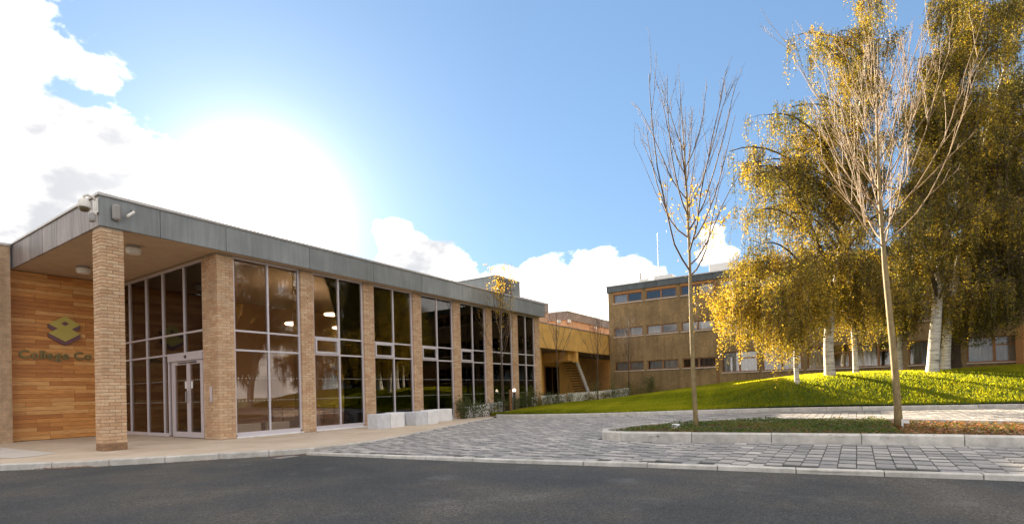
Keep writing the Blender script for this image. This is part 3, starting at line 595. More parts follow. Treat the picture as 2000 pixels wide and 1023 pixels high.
MB().tube([dc+Vector((0, 0, .15)), dc+Vector((0, 0, .23)), dc+Vector((.07, -.01, .265)), dc+Vector((.15, -.02, .24)), dc+Vector((.25, -.03, .12))], .028, 8).build('arm', 'cam_white', t, smooth=True)
MB().box(4.505, 13.70, 5.2, 4.549, 13.92, 5.52, .01).build('mounting_plate', 'cam_white', t)
t = thing('floodlight', (4.5, 13.73, 5.1), 'small brown lamp below dome camera at the roof corner', 'lamp')
MB().box(4.38, 13.66, 5.13, 4.50, 13.78, 5.20, .01).build('bracket', 'cam_white', t)
MB().tube([(4.43, 13.70, 5.16), (4.42, 13.69, 5.04), (4.42, 13.68, 4.98)], [.05, .07, .055], 10).build('lamp_body', 'grey_plastic', t)
t = thing('junction_box', (4.85, FY, 5.2), 'rounded grey box fixed to the fascia beside the corner', 'box')
MB().box(4.77, FY-.10, 5.10, 4.94, FY-.002, 5.46, .04).build('box_body', 'grey_plastic', t)
t = thing('security_camera', (5.1, FY, 5.3), 'slim angled bullet camera beside the grey fascia box', 'camera', 'cameras at the roof corner')
MB().tube([(5.00, FY-.22, 5.20), (5.17, FY-.10, 5.36)], .032, 8).build('housing', 'cam_white', t)
MB().tube([(5.17, FY-.002, 5.42), (5.17, FY-.07, 5.40), (5.15, FY-.11, 5.345)], .022, 8).build('arm', 'grey_plastic', t)
# pendant lamps inside
for k, (u, v, Y, lab) in enumerate(((575, 632, 15.6, 'pale disc pendant lamp behind the first glazed bay'), (650, 614, 15.4, 'pale disc pendant lamp, higher of the two in the second bay'), (665, 640, 16.4, 'pale disc pendant lamp, lower of the two in the second bay'), (750, 627, 15.8, 'pale disc pendant lamp behind the third glazed bay'), (842, 637, 15.7, 'pale disc pendant lamp behind the fourth glazed bay'), (1026, 640, 15.6, 'pale disc pendant lamp behind the last glazed bay'))):
    p = onY(u, v, Y); t = thing('pendant_lamp', tuple(p), lab, 'lamp', 'pendant lamps in the hall')
    MB().lathe(p, [(.0, .03), (.28, .03), (.30, .0), (.28, -.03), (.0, -.03)], 24).build('disc', 'lamp_disc', t)
    MB().tube([(p[0], p[1], p[2]+.03), (p[0], p[1], ZS-.02)], .008, 5).build('cord', 'dark_plastic', t)
for k, (a, b) in enumerate(((7.75, 8.55), (8.72, 9.45))):
    t = thing('radiator', ((a+b)/2, GY+.4, .045), ('low white radiator behind left pane of first glazed bay', 'low white radiator behind right pane of first glazed bay')[k], 'radiator', 'radiators inside the first bay')
    MB().box(a, GY+.35, .12, b, GY+.45, .36, .01).build('panel', 'white_paint', t)
    for e in (a+.1, b-.13): MB().box(e, GY+.37, .045, e+.03, GY+.43, .12).build('foot', 'white_paint', t)
# a few tables inside
for k, (x, y) in enumerate(((11.0, 16.6), (13.4, 17.0), (15.9, 16.4))):
    t = thing('table', (x, y, .045), 'dark wooden table inside behind the %s glazed bay' % ('second', 'third', 'fourth')[k], 'table', 'tables in the hall')
    MB().box(x-.6, y-.4, .72, x+.6, y+.4, .76, .006).build('table_top', 'timber_frame', t)
    for sx_ in (-.55, .5):
        for sy_ in (-.35, .3): MB().box(x+sx_, y+sy_, .045, x+sx_+.05, y+sy_+.05, .72).build('leg', 'timber_frame', t)
# rooftop plant box
pr = thing('rooftop_plant_box', (22.9, 16.4, ZT-.08), 'pale grey metal plant box with louvres on the glazed hall roof', 'plant box')
x0, y0 = 21.74, 15.2
MB().box(x0, y0, ZT-.08, 24.02, 18.4, 6.98, .01).build('casing', 'metal_fascia', pr)
MB().box(x0-.03, y0-.03, 6.98, 24.05, 18.43, 7.02).build('lid', 'cap', pr)
for a, b in ((21.9, 22.55), (22.6, 23.15)):
    lv = MB().box(a, y0-.02, 5.75, b, y0-.003, 6.9).build('louvre_panel', 'dark_bark', pr)
    for k in range(14):
        z = 5.8+k*.078; MB().add([(a+.02, y0-.022, z), (b-.02, y0-.022, z), (b-.02, y0-.05, z-.03), (a+.02, y0-.05, z-.03), (a+.02, y0-.022, z+.012), (b-.02, y0-.022, z+.012), (b-.02, y0-.05, z-.018), (a+.02, y0-.05, z-.018)], [(0, 1, 2, 3), (7, 6, 5, 4), (3, 2, 6, 7), (0, 3, 7, 4), (1, 5, 6, 2)]).build('slat', 'grey_plastic', lv)
MB().lathe((23.4, y0-.002, 6.5), [(.05, 0), (.05, -.02), (0, -.02)], 10, (0, 1, 0)).build('vent', 'dark_plastic', pr)
# concrete seat blocks
for k, (a, b, y, mt, lab) in enumerate(((11.22, 11.73, 12.44, 'concrete_grey', 'greyer concrete cube, leftmost of the row before the glazed hall'), (11.75, 12.36, 12.44, 'concrete', 'whiter concrete cube touching the leftmost grey cube'), (12.40, 12.94, 12.92, 'concrete_grey', 'grey concrete cube set back between the two front pairs'), (12.86, 13.39, 12.38, 'concrete_grey', 'grey concrete cube, left of the second front pair'), (13.41, 13.95, 12.38, 'concrete', 'whiter concrete cube, right of the second front pair'), (14.30, 15.55, 13.08, 'concrete', 'long white concrete block at the right end of the row'))):
    z1 = .47; ob = MB().box(a, y, .0, b, y+.5, z1, .012).build('concrete_block', mt, origin=((a+b)/2, y+.25, 0)); tag(ob, lab, 'concrete block', 'concrete seat blocks before the glazed hall')
# bollards
for k, p in enumerate(((20.15, 13.42), (20.75, 13.6))):
    z = lawnz(*p); t = thing('bollard', (p[0], p[1], z), ('shorter dark post left of the pair before the hall', 'dark post with pale lamp head right of the pair before the hall')[k], 'bollard', 'posts before the glazed hall')
    MB().tube([(p[0], p[1], z-.1), (p[0], p[1], z+.92)], .06, 12).build('post', 'timber_frame' if k == 0 else 'dark_plastic', t)
    MB().lathe((p[0], p[1], z+.92), [(.065, 0), (.065, .09), (.03, .12), (0, .125)], 12).build('head', 'timber_frame' if k == 0 else 'lamp_disc', t)
# gully grate in the road
t = thing('drain_grate', (6.2, 9.45, RZ), 'iron drain grate in the road against the kerb', 'drain')
MB().box(5.95, 9.38, RZ-.02, 6.4, 9.66, RZ+.004).build('frame', 'dark_plastic', t)
for k in range(8): MB().box(5.975+k*.052, 9.40, RZ+.0045, 6.005+k*.052, 9.64, RZ+.012).build('bar', 'grey_plastic', t)
# ------------------------------------------------------------------ right building
BX = 40.5; BY0, BY1, BZ = 17.0, -18.0, 9.5
rb = thing('brick_residence', (BX, 8, 0), 'three-storey tan brick block with timber-framed window strips and dark roof edge', 'building')
wins = []  # (ylo, yhi, zlo, zhi, kind)
for r, (z0, z1) in enumerate(((2.5, 3.24), (5.3, 6.02), (8.05, 8.78))):
    for k in range(3): a = 16.55-k*2.735; wins.append((a-2.42, a, z0, z1, 's'))
z3 = [(8.05, 8.78)]
for k in range(6):
    a = 8.24-k*2.74
    wins.append((a-2.42, a, 2.05, 3.55, 'b')); wins.append((a-2.42, a, 4.74, 6.15, 'b')); wins.append((a-2.42, a, 7.75, 8.78, 'b'))
YL = sorted({BY1, BY0, *[w[0] for w in wins], *[w[1] for w in wins]}); ZL = sorted({-.3, 9.0, *[w[2] for w in wins], *[w[3] for w in wins]})
m = MB(); TH = .18
def hole(y, z): return any(w[0] < y < w[1] and w[2] < z < w[3] for w in wins)
for a, b in zip(YL, YL[1:]):
    for c, d in zip(ZL, ZL[1:]):
        if not hole((a+b)/2, (c+d)/2): m.add([(BX, a, c), (BX, b, c), (BX, b, d), (BX, a, d)], [(3, 2, 1, 0)])
for w in wins:
    a, b, c, d = w[:4]; X2 = BX+TH
    m.add([(BX, a, c), (BX, b, c), (BX, b, d), (BX, a, d), (X2, a, c), (X2, b, c), (X2, b, d), (X2, a, d)], [(0, 1, 5, 4), (1, 2, 6, 5), (2, 3, 7, 6), (3, 0, 4, 7)])
m.add([(BX, BY0, -.3), (BX+12, BY0, -.3), (BX+12, BY0, 9), (BX, BY0, 9)], [(0, 1, 2, 3)]); m.add([(BX, BY1, -.3), (BX+12, BY1, -.3), (BX+12, BY1, 9), (BX, BY1, 9)], [(3, 2, 1, 0)]); m.add([(BX+12, BY0, -.3), (BX+12, BY1, -.3), (BX+12, BY1, 9), (BX+12, BY0, 9)], [(0, 1, 2, 3)])
m.build('wall', 'brick_tan_wall', rb)
MB().box(BX-.1, BY1-.1, 9.4, BX+12.1, BY0+.1, 9.5).build('roof', 'roof_grey', rb)
yy = BY0+.1
while yy > BY1:
    w = random.choice((1.0, 1.4, 1.4, 1.8)); MB().box(BX-.12+random.uniform(0, .008), yy-w+.008, 8.98, BX-.02, yy-.008, 9.46, .004).build('fascia_panel', 'slate_fascia', rb); yy -= w
MB().box(BX-.16, BY1-.1, 9.46, BX-.01, BY0+.12, 9.53).build('roof_capping', 'cap', rb)
MB().box(BX-.02, BY0+.012, 8.98, BX+12, BY0+.11, 9.46).build('fascia_panel', 'slate_fascia', rb)
for i, w in enumerate(wins):
    a, b, c, d, kd = w; f_ = .075; x0, x1 = BX+.06, BX+.15; mid = (a+b)/2
    m = MB().box(x0, a, c, x1, a+f_, d).box(x0, b-f_, c, x1, b, d).box(x0+.001, a+f_, c, x1, b-f_, c+f_).box(x0+.001, a+f_, d-f_, x1, b-f_, d).box(x0+.002, mid-.06, c+f_, x1, mid+.06, d-f_)
    panes = [(mid+.06, b-f_, c+f_, d-f_)]
    if kd == 'b' and d-c > 1.1:
        t = d-.5; m.box(x0+.003, a+f_, t-.04, x1, mid-.06, t+.04); panes += [(a+f_, mid-.06, c+f_, t-.04), (a+f_, mid-.06, t+.04, d-f_)]
    else: panes += [(a+f_, mid-.06, c+f_, d-f_)]
    wo = m.build('window', 'timber_frame', rb)
    for p in panes: MB().box(BX+.10, p[0], p[2], BX+.112, p[1], p[3]).build('pane', 'glass_hall', wo)
    MB().box(BX-.06, a-.05, c-.06, BX+.06, b+.05, c-.002).build('sill', 'sill', wo)
    rnd = random.random()
    # curtains hanging behind the glass, pleated
    if rnd < .85:
        cm = MB(); cw = [(a+.1, b-.1)] if rnd < .35 else [(a+.1, mid-.2)] if rnd < .5 else [(mid+.1, b-.1)]
        for p, q in cw:
            n = int((q-p)/.06); vs = []
            for k in range(n+1):
                y = p+(q-p)*k/n; x = BX+.22+.03*math.sin(k*1.9)+.012*math.sin(k*.7); vs += [(x, y, c+.03), (x, y, d-.04)]
            cm.add(vs, [(2*k, 2*k+2, 2*k+3, 2*k+1) for k in range(n)])
        cm.build('curtain', 'curtain', wo)
    # room behind the window
    MB().add([(BX+.19, a-.1, c-.2), (BX+2.2, a-.1, c-.2), (BX+2.2, b+.1, c-.2), (BX+.19, b+.1, c-.2), (BX+.19, a-.1, d+.1), (BX+2.2, a-.1, d+.1), (BX+2.2, b+.1, d+.1), (BX+.19, b+.1, d+.1)], [(0, 1, 2, 3), (7, 6, 5, 4), (1, 5, 6, 2), (0, 4, 5, 1), (3, 2, 6, 7)]).build('room', 'interior_wall', wo)
    if abs(d-8.78) < .01: MB().box(BX-.012, a, d+.006, BX+.05, b, 8.975).build('timber_panel', 'spandrel', rb)
    elif kd == 'b': pass
MB().tube([(BX-.06, 8.5, 9.0), (BX-.06, 8.5, .8)], .045, 8).build('drainpipe', 'timber_frame', rb)
MB().box(BX-.02, 10.1, 4.0, BX+.02, 10.35, 4.2).build('wall_vent', 'timber_frame', rb)
MB().box(BX-1.6, -11.2, .5, BX-.02, -7.55, 3.9).build('projecting_wall', 'spandrel', rb)
# rooftop objects of the right building
def roofbox(name, u0, v0, u1, v1, X, dep, label, cat, mat):
    a = onX(u0, v1, X); b = onX(u1, v0, X); z0 = 9.5; o = MB().box(X, b[1], z0, X+dep, a[1], max(b[2], z0+.2), .01).build(name, mat, origin=(X, a[1], z0)); return tag(o, label, cat)
roofbox('roof_vent_box', 1247, 543, 1266, 553, 42, 1, 'small white vent box near the left end of the brick block roof', 'vent', 'white_paint')
roofbox('roof_hatch', 1277, 534, 1312, 545, 42, 1.5, 'low white roof hatch beside the thin mast on the brick block', 'roof hatch', 'white_paint')
roofbox('roof_plant_room', 1385, 509, 1441, 528, 44, 3, 'long white roof plant room above the brick block, behind the young tree', 'plant room', 'white_paint')
a = onX(1251, 541, 42.5); t = MB().tube([(42.5, a[1], 9.5), (42.5, a[1], a[2]+.35)], .06, 8).build('roof_pipe', 'dark_plastic', origin=(42.5, a[1], 9.5)); tag(t, 'short dark flue pipe at the small white vent box', 'pipe')
a = onX(1284, 455, 42.3); t = MB().tube([(42.3, a[1], 9.5), (42.3, a[1], a[2])], .022, 6).build('roof_mast', 'grey_plastic', origin=(42.3, a[1], 9.5)); tag(t, 'tall thin mast on the roof of the brick block', 'mast')
# ------------------------------------------------------------------ link building
lb = thing('link_building', (32, 17.1, 0), 'low ochre building joining the glazed hall to the brick block', 'building')
LY = 17.1
MB().box(24.25, LY, 3.88, 52.4, LY+.3, 5.5).build('parapet_wall', 'render_orange', lb)
MB().box(24.25, LY-.03, 5.5, 52.4, LY+.33, 5.56).build('coping', 'cap', lb)
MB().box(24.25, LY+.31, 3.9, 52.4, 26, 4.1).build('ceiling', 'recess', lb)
MB().box(24.25, LY+.31, 5.0, 52.4, 26, 5.2).build('roof', 'roof_grey', lb)
MB().box(24.25, 20.5, 0, 52.4, 20.7, 3.9).build('rear_wall', 'render_orange', lb)
MB().box(24.25, LY-.5, .0, 52.4, 20.5, .32).build('floor', 'pavement', lb)
MB().box(34.0, LY+.4, 3.2, 35.0, 20.4, 3.88).box(34.6, LY+.05, 3.1, 34.95, LY+.38, 3.87).build('beam', 'render_orange', lb)
MB().box(29.9, LY+.5, .32, 30.3, LY+.9, 3.88).build('column', 'render_orange', lb)
for k, x in enumerate((32.2, 35.6)):
    w = MB().box(x, 20.42, .4, x+2.4, 20.49, 3.0).build('window', 'timber_frame', lb)
    for j in range(2): MB().box(x+.08+j*1.17, 20.40, .5, x+1.2+j*1.15, 20.415, 2.92).build('pane', 'glass', w)
# stair inside the recess
st = thing('outside_stair', (38.6, 18.6, .3), 'pale concrete stair rising inside the dark recess of the link building', 'stair')
a, b = Vector((37.3, 18.4, 3.6)), Vector((39.9, 18.4, .32))
MB().prism([a, b, b+Vector((-.35, 0, 0)), a+Vector((-.35, 0, -.1))], (0, .12, 0)).build('stringer', 'concrete', st)
for k in range(16):
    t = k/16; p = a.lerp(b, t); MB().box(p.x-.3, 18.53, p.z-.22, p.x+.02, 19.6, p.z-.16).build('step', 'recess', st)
# upper storey set back
ub = thing('upper_storey', (41, 21, 5.5), 'set-back upper storey with peach panels and brown parapet behind the link building', 'building')
MB().box(40.72, 21, 5.2, 56, 27, 7.2).build('wall', 'peach_panel', ub)
MB().box(40.6, 20.9, 7.2, 56, 27.1, 7.9).build('parapet', 'fascia_zinc', ub)
MB().box(40.55, 20.85, 7.9, 56, 27.1, 7.96).build('coping', 'cap', ub)
ub2 = thing('stair_tower', (36, 22, 5.2), 'peach panelled roof block with brown parapet just right of the glazed hall', 'building')
MB().box(34.0, 21.5, 5.2, 38.1, 27, 7.55).build('wall', 'peach_panel', ub2); MB().box(33.9, 21.4, 7.55, 38.2, 27.1, 8.25).build('parapet', 'fascia_zinc', ub2); MB().box(33.85, 21.35, 8.25, 38.25, 27.1, 8.31).build('coping', 'cap', ub2)
for k, (u, v, lab) in enumerate(((1091, 628, 'white floodlight left of the roof block corner above the ochre wall'), (1111, 627, 'white floodlight at the corner of the set-back upper storey'), (1162, 640, 'white floodlight on the upper storey near the brick block'))):
    p = onY(u, v, 20.85); t = thing('floodlight', tuple(p), lab, 'lamp', 'floodlights on the upper storey')
    MB().box(p[0]-.22, p[1]-.12, p[2]-.14, p[0]+.22, p[1]+.02, p[2]+.14, .02).build('lamp_body', 'white_paint', t); MB().box(p[0]-.05, p[1]+.021, p[2]-.05, p[0]+.05, 20.999, p[2]+.05).build('arm', 'grey_plastic', t)
# ------------------------------------------------------------------ low walls and hedge
HP = [(16.55, 13.35), (18.3, 13.3), (19.9, 13.35), (21.5, 13.45), (24.3, 13.95), (27.6, 13.9), (31, 13.4), (34.5, 12.6), (36.2, 11.8)]
def gz(x, y): return lawnz(x, y) if x > 18.6 else 0.02
WL = [('short white low wall behind the hedge before the fifth bay', (17.2, 13.75), (18.9, 13.72), .47, 'white_paint'), ('grey low wall panel beside the two posts', (19.1, 13.75), (20.0, 13.78), .5, 'concrete_grey'), ('white low wall behind the hedge at the end of the glazed hall', (23.2, 13.98), (27.3, 14.25), .55, 'white_paint'), ('white low wall behind the hedge below the ochre building', (27.7, 14.25), (34.6, 13.05), .6, 'white_paint')]
for lab, a, b, h_, mt in WL:
    Q = resample([a, b], .8); n = len(Q); d = (Q[-1]-Q[0])/np.linalg.norm(Q[-1]-Q[0]); nn = np.array([-d[1], d[0]])*.14; m = MB()
    vs = []
    for q in Q:
        z = gz(*q); vs += [(q[0], q[1], z-.1), (q[0], q[1], z+h_), (q[0]+nn[0], q[1]+nn[1], z+h_), (q[0]+nn[0], q[1]+nn[1], z-.1)]
    fs = [(0, 1, 2, 3), (4*n-1, 4*n-2, 4*n-3, 4*n-4)]
    for i in range(n-1):
        for k in range(4): fs.append((4*i+k, 4*i+4+k, 4*i+4+(k+1) % 4, 4*i+(k+1) % 4))
    c = (Q[0]+Q[-1])/2; tag(m.add(vs, fs).build('low_wall', mt, origin=(c[0], c[1], gz(*c))), lab, 'wall', 'low walls behind the hedge')
def shrub(name, x, y, z, rx, h_, nl, label, group=None, mat='shrub_leaf', ls=.035, tb=(0, 1), cat='shrub', stems=5):
    t = thing(name, (x, y, z), label, cat, group); rng = np.random.default_rng(int(abs(x*977+y*131)*10) % 99991)
    m = MB(); cs = []
    for k in range(stems):
        a = rng.random()*6.283; r = rng.random()**.5*rx; tip = np.array([x+math.cos(a)*r, y+math.sin(a)*r, z+h_*rng.uniform(.7, 1.05)]); b = np.array([x+math.cos(a)*r*.3, y+math.sin(a)*r*.3, z-.05]); mid = (b+tip)/2+rng.normal(0, .04, 3)
        m.tube([b, mid, tip], [.009, .007, .003], 4, tint=0)
        for j in range(max(1, nl//stems)):
            f = rng.random()**.6; p = (b*(1-f)+tip*f)+rng.normal(0, .06+.05*f, 3)*np.array([1.2, 1.2, .8]); p[2] = max(p[2], z+.03); cs.append(p)
    m.build('stem', 'twig', t); C = np.array(cs); U, V = rand_axes(len(C), rng.uniform(ls*.6, ls*1.3, len(C)), rng.uniform(ls*.4, ls*.8, len(C)), rng)
    quads('foliage', C, U, V, tb[0]+(tb[1]-tb[0])*rng.random(len(C)), mat, t); return t
hq = resample(HP, .62); seen = {}; ORD = ('', 'second ', 'third ', 'fourth ', 'fifth ', 'sixth ')
looks = (('taller green', .72, (0., .55), 420), ('low russet', .46, (.55, 1.), 300), ('green-and-russet', .56, (.15, 1.), 340), ('sparse straggly', .64, (.3, .9), 140))
for k, p in enumerate(hq):
    nm, h_, tb, nl = looks[random.randint(0, 3)] if k > 2 else looks[0]
    where = 'before the fifth bay' if p[0] < 18.4 else 'before the sixth bay' if p[0] < 20.2 else 'beside the two posts' if p[0] < 21.4 else 'before the last bay' if p[0] < 23.8 else 'at the corner of the glazed hall' if p[0] < 25.8 else 'below the left part of the ochre wall' if p[0] < 28.5 else 'below the right part of the ochre wall' if p[0] < 31.4 else 'before the brick block corner' if p[0] < 33.8 else 'below the left windows of the brick block'
    kx = nm+where; seen[kx] = seen.get(kx, 0)+1; od = ORD[seen[kx]-1]
    shrub('hedge_shrub', p[0], p[1], gz(*p), .3, h_*random.uniform(.9, 1.1), nl, (od+nm+' hedge plant from left '+where) if od else 'leftmost '+nm+' hedge plant '+where, 'hedge plants along the low walls', tb=tb)
for x, y, rx, h_, nl, lab, tb in ((35.9, 12.2, .55, 1.25, 900, 'dark green bush against the left part of the brick block', (0, .5)), (34.6, 13.1, .5, 1.1, 500, 'thin reddish bush left of the dark green bush', (.5, 1)), (32.6, 13.7, .45, 1.5, 350, 'tall wispy yellow-green plant at the end of the hedge', (.5, .85)), (31.2, 14.2, .4, 1.3, 350, 'wispy green plant before the stair recess', (.3, .8)), (21.9, 13.4, .45, 1.0, 600, 'taller green bush between the last two bays of the hall', (.1, .8)), (16.75, 13.45, .35, .9, 500, 'dark green bush at the left end of the hedge', (0, .6))):
    shrub('bush', x, y, gz(x, y), rx, h_, nl, lab, 'bushes by the hedge', tb=tb, ls=.04, stems=9)
# ------------------------------------------------------------------ ivy, leaf litter
def bed_pts(n, cond, zj):
    out = []
    while len(out) < n:
        x, y = random.uniform(10.7, 16.5), random.uniform(-9, 4.9)
        if inpoly(x, y, isl_poly) and cond(x, y): out.append((x, y))
    P = np.array(out); return P
IB = [(p[0], p[1]) for p in ISL]
def edge_d(P):
    E = np.array(isl_poly); return np.min(np.sqrt(((P[:, None]-E[None])**2).sum(-1)), 1)
P = bed_pts(26000, lambda x, y: random.random() < (1. if y > -.6 else .35), 0); ed = edge_d(P); ok = ed > .17; P = P[ok]; ed = ed[ok]
mound = .055+.16*np.clip((ed-.12)/.5, 0, 1)*(.65+.35*np.sin(P[:, 0]*3.1+P[:, 1]*2.3)*np.sin(P[:, 1]*3.7))*np.where(P[:, 1] > -.6, 1, .55)
C = np.column_stack([P, mound*RNG.uniform(.55, 1.05, len(P))+RNG.uniform(0, .03, len(P))]); U, V = rand_axes(len(C), RNG.uniform(.016, .034, len(C)), RNG.uniform(.012, .026, len(C))); U[:, 2] *= .5; V[:, 2] *= .5
tn = RNG.random(len(C))*.6+.4*(.5+.5*np.sin(P[:, 1]*1.9+1.)*np.sin(P[:, 0]*1.3))
kind(tag(quads('ivy', C, U, V, tn, 'ivy_leaf'), 'low ivy ground cover in the kerbed planting island', 'ivy'), 'stuff')
P = bed_pts(7000, lambda x, y: random.random() < (.18 if y > -.6 else 1.), 0); ok = edge_d(P) > .16; P = P[ok]
C = np.column_stack([P, .075+RNG.uniform(0, .07, len(P))]); U, V = rand_axes(len(C), RNG.uniform(.025, .05, len(C)), RNG.uniform(.018, .036, len(C))); U[:, 2] *= .5; V[:, 2] *= .5
kind(tag(quads('leaf_litter', C, U, V, RNG.random(len(C)), 'litter_leaf'), 'brown fallen leaves lying in the planting island', 'leaves'), 'stuff')
lt = []
while len(lt) < 900:
    x, y = random.uniform(3, 26), random.uniform(-6, 13.5); f = random.random()
    if f < .35: p = KL[random.randint(6, len(KL)-8)]; lt.append((p[0]+random.gauss(0, .1)-.05, p[1]-abs(random.gauss(0, .1))-.03, RZ+.012))
    elif f < .6 and inpoly(x, y, paved_poly) and not inpoly(x, y, isl_poly): lt.append((x, y, pz(x)+.012))
    elif f < .7: lt.append((random.uniform(3.2, 3.75), 0, RZ+.02)); x_ = lt[-1][0]; lt[-1] = (x_, 12.55-(x_-3.2)*.9-random.uniform(.05, .25), RZ+.02)
    elif f < .9: lt.append((random.uniform(7.5, 16), 13.9-random.random()**2*.8, .012))
C = np.array(lt); U, V = rand_axes(len(C), RNG.uniform(.012, .03, len(C)), RNG.uniform(.01, .02, len(C))); U[:, 2] *= .25; V[:, 2] *= .25
kind(tag(quads('fallen_leaves', C, U, V, RNG.random(len(C)), 'litter_leaf'), 'scattered small fallen leaves along kerbs and paving', 'leaves'), 'stuff')
# ------------------------------------------------------------------ trees
def young_tree(name, bx, by, bz, lean, h0, H, rad, nl, spread, r0, mats, label, leaves, seed, group):
    rng = np.random.default_rng(seed); t = thing(name, (bx, by, bz), label, 'tree', group)
    top = np.array([bx, by, bz+H])+np.array(lean); b = np.array([bx, by, bz-.1])
    def tp(f):
        p = b*(1-f)+top*f; w = .035*H/9; return p+np.array([math.sin(f*9+seed)*w, math.cos(f*7+seed)*w, 0])
    fs = np.linspace(0, 1, 22); tr = MB()
    tr.tube([tp(f) for f in fs], [r0*(1.35 if f == 0 else 1)*(1-.30*min(1, f/(h0/H)))*(1 if f < h0/H else max(.05, 1-(f-h0/H)/(1-h0/H))**.9*.8+.02) for f in fs], 10); tr.build('trunk', mats[0], t, smooth=True)
    limbs = MB(); twigs = MB(); lp = []
    def branch(p, d, L, r, lev):
        n = 10 if lev == 0 else 6; pts = [p]; dr = d.copy()
        for i in range(n):
            dr = dr+np.array([0, 0, .42 if lev == 0 else .16])*(1-i/n)**1.5+rng.normal(0, .05, 3)+np.array([d[0], d[1], 0])*.05; dr /= np.linalg.norm(dr); pts.append(pts[-1]+dr*L/n)
        rr = [r*(1-.80*i/n)+.0018 for i in range(n+1)]; (limbs if lev == 0 else twigs).tube(pts, rr, 6 if lev == 0 else 4, False)
        for i, q in enumerate(pts): lp.append((q, lev, i/n))
        if lev < 2:
            k = rng.integers(5, 10) if lev == 0 else rng.integers(1, 5)
            for _ in range(k):
                i = rng.integers(1, n); q = pts[i]+(pts[i+1]-pts[i])*rng.random(); ax = (pts[i+1]-pts[i]); ax = ax/np.linalg.norm(ax); s = rng.normal(size=3); s -= ax*(s@ax); s /= np.linalg.norm(s); dd = ax+s*.42
                branch(q, dd/np.linalg.norm(dd), L*(1-i/n*.55)*rng.uniform(.22, .5), r*.5*(1-.5*i/n), lev+1)
    for k in range(nl):
        f = h0/H+(1-h0/H)*.62*(k/nl)**1.15; p = tp(f); a = k*2.399+rng.normal(0, .3); up_ = .30+1.0*(k/nl)+rng.normal(0, .1)
        d = np.array([math.cos(a)*spread, math.sin(a)*spread, up_]); d /= np.linalg.norm(d); L = (H*(1-f))*rng.uniform(.62, .98)
        branch(p, d, L, rad*(1-.5*k/nl), 0)
    kind(limbs.build('limbs', mats[1], t, smooth=True), 'stuff'); kind(twigs.build('twigs', mats[2], t), 'stuff')
    if leaves:
        cand = [q for q, lev, f in lp if q[2] < bz+leaves[1] and q[2] > bz+h0-.2]; cs = [cand[rng.integers(len(cand))]+rng.normal(0, .07, 3) for _ in range(leaves[0])]
        C = np.array(cs); U, V = rand_axes(len(C), rng.uniform(.02, .045, len(C)), rng.uniform(.016, .035, len(C)), rng, .6); quads('leaves', C, U, V, rng.random(len(C)), 'yellow_leaf', t)
    return t
young_tree('young_tree', 12.84, 3.21, .06, (-.22, .12, 0), 3.72, 8.75, .021, 18, .95, .060, ('young_bark', 'twig', 'twig'), 'slender young tree in the island with few yellow leaves low in its bare crown', (420, 5.6), 5, 'young trees in the planting island')
young_tree('young_tree', 14.08, -.70, .06, (-.10, .25, 0), 3.95, 9.3, .0155, 32, 1.1, .074, ('young_bark', 'pale_twig', 'pale_twig'), 'wholly bare young tree with dense pale branches in the sunlit end of the island', None, 9, 'young trees in the planting island')
def stake_label():
    t = thing('plant_label', (13.9, -.78, .06), 'small white plant label and stake at the bare young tree foot', 'plant label'); MB().box(13.83, -.80, .0, 13.85, -.765, .27, .004).build('stake', 'white_paint', t); MB().box(13.82, -.90, .19, 13.828, -.80, .25).build('tag', 'white_paint', t)
stake_label()
t = thing('bed_cover', (12.6, 3.9, .06), 'small round pale cover among the ivy left of the slender tree', 'cover'); MB().lathe((12.5, 3.62, .10), [(.10, 0), (.10, .09), (.07, .105), (.0, .105)], 16).build('lid', 'concrete', t)
for k, (u, v, D, ut, vt, lab, nlv) in enumerate(((983, 797, 23.2, 975, 508, 'thin dark columnar tree with golden leaves before the last bays of the hall', 1000), (1091, 786, 30, 1085, 572, 'thin columnar tree before the left part of the ochre wall', 0), (1168, 780, 33, 1166, 588, 'thin columnar tree before the right part of the ochre wall', 0), (1229, 772, 36, 1226, 605, 'thin columnar sapling before the windows of the brick block', 0))):
    p = ond(u, v, D); q = ond(ut, vt, D); z = gz(p[0], p[1]); H = q[2]-z
    young_tree('columnar_tree', p[0], p[1], z, (q[0]-p[0], q[1]-p[1], 0), H*.36, H, .012, 14, .45, .045, ('dark_bark', 'twig', 'twig'), lab, (nlv, H) if nlv else None, 21+k, 'columnar young trees by the hedge')
